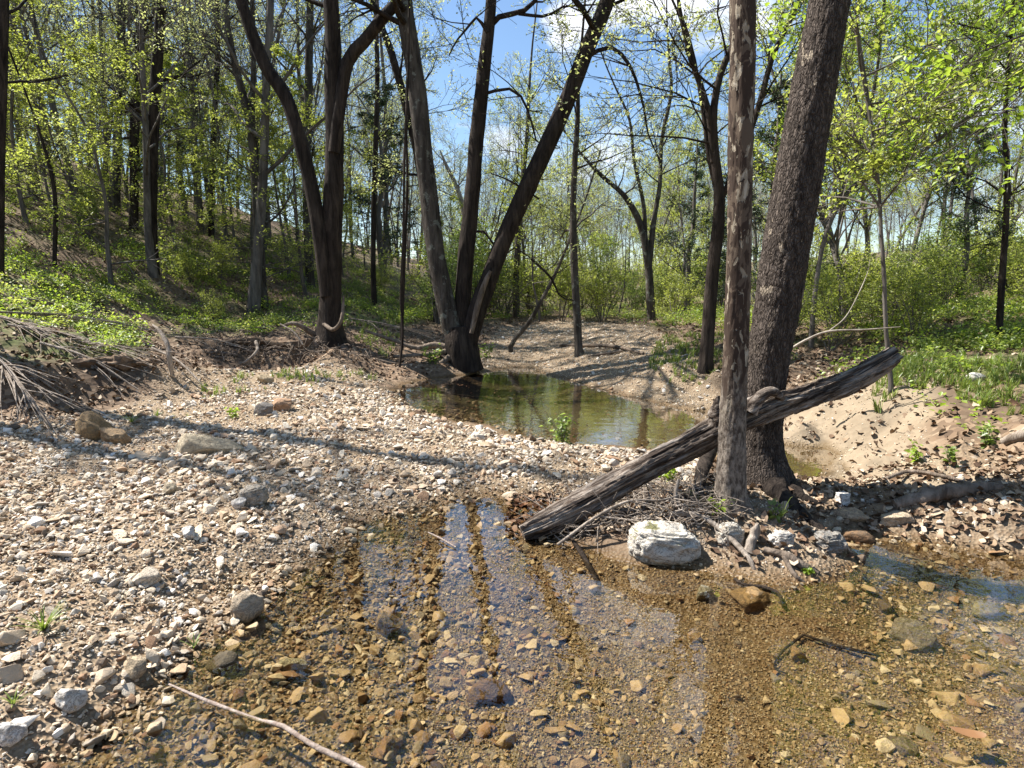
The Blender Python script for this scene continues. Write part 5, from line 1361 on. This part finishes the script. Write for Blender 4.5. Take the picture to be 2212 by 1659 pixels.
for k in range(900):
    u = rb.uniform(1095, 1560); v = rb.uniform(1080, 1168) - (u - 1095) * .07
    pl.append(gl(u, v)[:2])
for k in range(60):
    pl.append(gl(rb.uniform(1560, 1800), rb.uniform(1120, 1240))[:2])
pl = np.array(pl)
xq, yq = sample(patch(f_bar, 207, .02, 1.3), -6, 3, 1.5, 9, 16)
A_ = [litter('', xq, yq, .02, .06, .03), litter('', x1, y1, .035, .085), litter('', x2, y2, .03, .07), litter('', pl[:, 0], pl[:, 1], .03, .075, .02)]
scatter('leaf_litter', *[np.concatenate([a[i] for a in A_]) for i in range(4)], LL, None, 'brown dead leaves strewn over the banks and under the log', 'leaves')

GL = bpy.data.collections.new('grass_library')
for k in range(5):
    rng = np.random.default_rng(500 + k); b = Buf()
    for q in range(12):
        az = rng.uniform(0, 2 * PI); h = rng.uniform(.5, 1.0); ln = rng.uniform(.15, .7); w = .028
        p0 = np.array([rng.normal() * .08, rng.normal() * .08, 0]); d = np.array([math.cos(az), math.sin(az), 0]); s_ = np.array([-d[1], d[0], 0]) * w
        p1 = p0 + d * ln * .3 + np.array([0, 0, h * .6]); p2 = p0 + d * ln + np.array([0, 0, h])
        b.add([p0 - s_, p0 + s_, p1 + s_ * .8, p1 - s_ * .8], [[0, 1, 2, 3]], rng.uniform()); b.add([p1 - s_ * .8, p1 + s_ * .8, p2], [[0, 1, 2]], rng.uniform())
    GL.objects.link(bpy.data.objects.new('grass_tuft_%d' % k, b.mesh('grass_tuft_%d' % k, M['grass'], attr=True)))
HL = bpy.data.collections.new('herb_library')
for k in range(6):
    rng = np.random.default_rng(600 + k); b = Buf()
    n = 26; C = rng.normal(size=(n, 3)) * np.array([.3, .3, .22]) + np.array([0, 0, .45]); C[:, 2] = np.abs(C[:, 2])
    leaves(b, C, .21, rng, 1.0, aspect=.62)
    HL.objects.link(bpy.data.objects.new('herb_%d' % k, b.mesh('herb_%d' % k, M['leaf_green' if k % 3 == 0 else ('leaf_bright' if k % 3 == 1 else 'leaf')], attr=True)))
def cover(name, x, y, coll, nv, smin, smax, label, cat, extra_z=0):
    n = len(x); z = hz(x, y); s = rs.uniform(smin, smax, n)
    rot = np.stack([rs.normal(0, .1, n), rs.normal(0, .1, n), rs.uniform(0, 2 * PI, n)], 1)
    scatter(name, np.stack([x, y, z + extra_z], 1), rot, s[:, None] * rs.uniform(.8, 1.25, (n, 3)), rs.integers(0, nv, n), coll, None, label, cat)
def patchy(f, thr, sc_=.9, seed=71):
    def g(x, y):
        return f(x, y) & (fbm(np.stack([x * sc_, y * sc_, 0 * x], 1), 3, seed) > thr)
    return g
P_GL = pxpoly(.7, (380, 702), (440, 668), (640, 664), (900, 690), (830, 730), (650, 700), (500, 705))
P_GF = pxpoly(.4, (1390, 790), (1420, 750), (1560, 760), (1560, 805), (1450, 800))
P_GE = pxpoly(.24, (290, 900), (420, 845), (600, 808), (820, 800), (700, 830), (520, 850), (400, 900))
xs, ys = [], []
for pol, dens, thr in ((P_GR, 190, .0), (P_GL, 60, -.35), (P_GF, 90, -.6), (P_GE, 55, .05)):
    a = np.array(pol)
    x, y = sample(patchy(lambda x, y: in_poly(x, y, pol) & visible(x, y), thr, 1.6), a[:, 0].min(), min(a[:, 0].max(), 16), a[:, 1].min(), min(a[:, 1].max(), 22), dens)
    xs.append(x); ys.append(y)
cover('grass', np.concatenate(xs), np.concatenate(ys), GL, 5, .06, .17, 'thin spring grass growing in patches on the banks', 'grass')
x, y = sample(patchy(lambda x, y: visible(x, y) & (hz(x, y) > .72) & ~in_poly(x, y, P_BAR), -.02, 1.1, 73), -22, 14, 7.5, 30, 60, 14)
x2, y2 = sample(patchy(lambda x, y: visible(x, y) & (x > 2) & (hz(x, y) > .38), .2, 1.6, 75), 2, 9, 4, 9, 14)
cover('ground_cover', np.concatenate([x, x2]), np.concatenate([y, y2]), HL, 6, .10, .30, 'low green herbs and seedlings covering the slopes', 'ground cover')

# small things floating on the pond
x, y = sample(lambda x, y: (hz(x, y) < -.03) & (y > 5.2), -3, 4, 5, 13, 22)
n = len(x)
scatter('floating_flecks', np.stack([x, y, np.full(n, .003)], 1), np.stack([0 * x, 0 * x, rs.uniform(0, 6.28, n)], 1), rs.uniform(.012, .04, n)[:, None] * np.array([[1, 1, .2]]), rs.integers(0, 4, n), LL, None, 'pale leaf flecks floating on the pond surface', 'flecks')

# single plants
def sprig(name, label, u, v, H, nl, size, leafm, seed, spread_=.5, grp=None, parts=('stem', 'foliage')):
    p = G(u, v); rng = np.random.default_rng(seed); t = thing(name, label, 'plant', tuple(p), grp)
    bw = Buf(); C = []
    for k in range(max(3, nl // 14)):
        az = rng.uniform(0, 2 * PI); d = np.array([math.cos(az) * spread_ * rng.uniform(.2, 1), math.sin(az) * spread_ * rng.uniform(.2, 1), 1.0]) * H * rng.uniform(.6, 1)
        S = smooth_path(np.array([[0, 0, 0], d * .5 + rng.normal(size=3) * .02 * H, d]), 8); tube(bw, S, np.linspace(.004, .0015, 8), 5, cap=False)
        tt = rng.uniform(.1, 1, 14); C.append(d[None] * tt[:, None] + rng.normal(size=(14, 3)) * H * .10)
    C = np.concatenate(C); C[:, 2] = np.maximum(C[:, 2], .01)
    bl = Buf(); leaves(bl, C, size, rng, .9, aspect=.7)
    obj(parts[0], bw.mesh(parts[0], M['bark_far']), t); obj(parts[1], bl.mesh(parts[1], M[leafm], attr=True), t)
sprig('bushy_plant', 'bushy green plant on a dark clump at the pond edge', 1215, 958, .34, 150, .055, 'leaf_green', 1, .55)
sprig('seedling', 'bright seedling growing at the foot of the thin sycamore', 1545, 1118, .12, 20, .04, 'leaf_bright', 2, .8)
sprig('seedling', 'green seedling at the foot of the thick sycamore', 1672, 1126, .13, 24, .045, 'leaf_green', 3, .9)
sprig('seedling', 'tiny two-leaved seedling on the islet shore at the right', 1742, 1236, .03, 14, .03, 'leaf_bright', 4, .9)
sprig('seedling', 'green sprout beside the upright snag under the log', 1448, 1040, .14, 24, .05, 'leaf_bright', 5, .7)
sprig('bank_herb', 'leafy herb at the far right of the littered bank', 2130, 965, .18, 60, .05, 'leaf_green', 6, .8)
sprig('bank_herb', 'leafy herb on the sandy slope left of the others', 1985, 1000, .16, 50, .045, 'leaf_bright', 7, .8)
sprig('bank_herb', 'small leafy herb low on the right bank', 2060, 1010, .15, 50, .045, 'leaf_green', 8, .8)
sprig('shore_herb', 'green weed clump at the back edge of the gravel bar', 585 - 75, 905, .14, 40, .05, 'leaf_bright', 9, .8)
sprig('shore_herb', 'low green plants in front of the triple trunk stump at left', 935, 785, .35, 120, .07, 'leaf_green', 10, 1.0)
sprig('shore_herb', 'green plants hugging the right side of the triple trunk stump', 1050, 775, .35, 120, .07, 'leaf_green', 11, 1.0)

def tuft(label, u, v, H, nb, seed):
    p = G(u, v); rng = np.random.default_rng(seed); b = Buf()
    for q in range(nb):
        az = rng.uniform(0, 2 * PI); h = H * rng.uniform(.4, 1); ln = H * rng.uniform(.3, 1.1); w = .0028
        d = np.array([math.cos(az), math.sin(az), 0]); s_ = np.array([-d[1], d[0], 0]) * w
        pts = [d * ln * t + np.array([0, 0, h * (1.6 * t - .8 * t * t)]) for t in (0, .35, .7, 1)]
        for i in range(3):
            w0, w1 = (1, .9, .6, .05)[i], (1, .9, .6, .05)[i + 1]
            b.add([pts[i] - s_ * w0, pts[i] + s_ * w0, pts[i + 1] + s_ * w1, pts[i + 1] - s_ * w1], [[0, 1, 2, 3]], rng.uniform())
    o = obj('grass_tuft', b.mesh('grass_tuft', M['grass'], attr=True), None, label=label, category='grass'); o.location = tuple(p)
tuft('green grass tuft on the stones at the left edge', 95, 1368, .12, 40, 1)
tuft('short green grass shoot at the shallow water edge', 420, 1412, .07, 8, 2)
tuft('grass tuft growing at the waterline bottom left', 30, 1530, .06, 14, 3)
tuft('tall grass blades at the foot of the thin sycamore', 1532, 1100, .2, 9, 4)
tuft('grass blades beside the root of the thick sycamore', 1690, 1118, .17, 9, 5)
tuft('grass tuft at the back of the gravel bar near the ochre stone', 285, 915, .14, 30, 6)

# bright foliage hanging in from the top right corner: a limb of a tree standing beside the view
bb = Buf(); lp = []
rngR = np.random.default_rng(12)
base = np.array([6.0, 4.2, hz1(6.0, 4.2)])
tr = thing('overhanging_tree', 'tree at the right edge with bright yellow green leaves hanging into the top corner', 'tree', tuple(base))
P = np.array([[0, 0, -.1], [.05, .05, 1.5], [-.1, .1, 3.2], [-.3, .3, 5], [-.5, .3, 7.5]]); S = smooth_path(P, 20)
bw = Buf(); tube(bw, S, np.linspace(.12, .04, 20), 12); obj('trunk', bw.mesh('trunk', M['bark_grey']), tr)
prm = dict(PRM_HERO, leaf=12, trop=-.02)
for k in range(40):
    i = rngR.integers(8, 18); az = rngR.uniform(PI * .55, PI * 1.08); d = np.array([math.cos(az), math.sin(az) * .9, rngR.uniform(-.15, .25)]); d /= np.linalg.norm(d)
    grow(bb, lp, S[i], d, rngR.uniform(1.6, 2.9), .025, 1, prm, rngR)
obj('limbs', bb.mesh('limbs', M['bark_grey']), tr)
bl = Buf(); leaves(bl, np.concatenate(lp), .06, rngR, .6); obj('crown', bl.mesh('crown', M['leaf_bright'], attr=True), tr)
# floating leaf at lower right
bw = Buf(); a = np.linspace(0, 2 * PI, 25)[:-1]
ring = np.stack([np.cos(a) * .055, np.sin(a) * .022 * (1 + .2 * np.cos(a)), .008 * np.cos(a) ** 2 + .004], 1)
bw.add(np.vstack([ring, [[0, 0, .001]]]), np.stack([np.arange(24), (np.arange(24) + 1) % 24, np.full(24, 24)], 1))
o = obj('floating_leaf', bw.mesh('floating_leaf', M['litter']), None, label='brown curled leaf floating near the lower right corner', category='leaf'); o.location = tuple(gp(2090, 1585, 0.0)); o.rotation_euler = (0, 0, -.35)
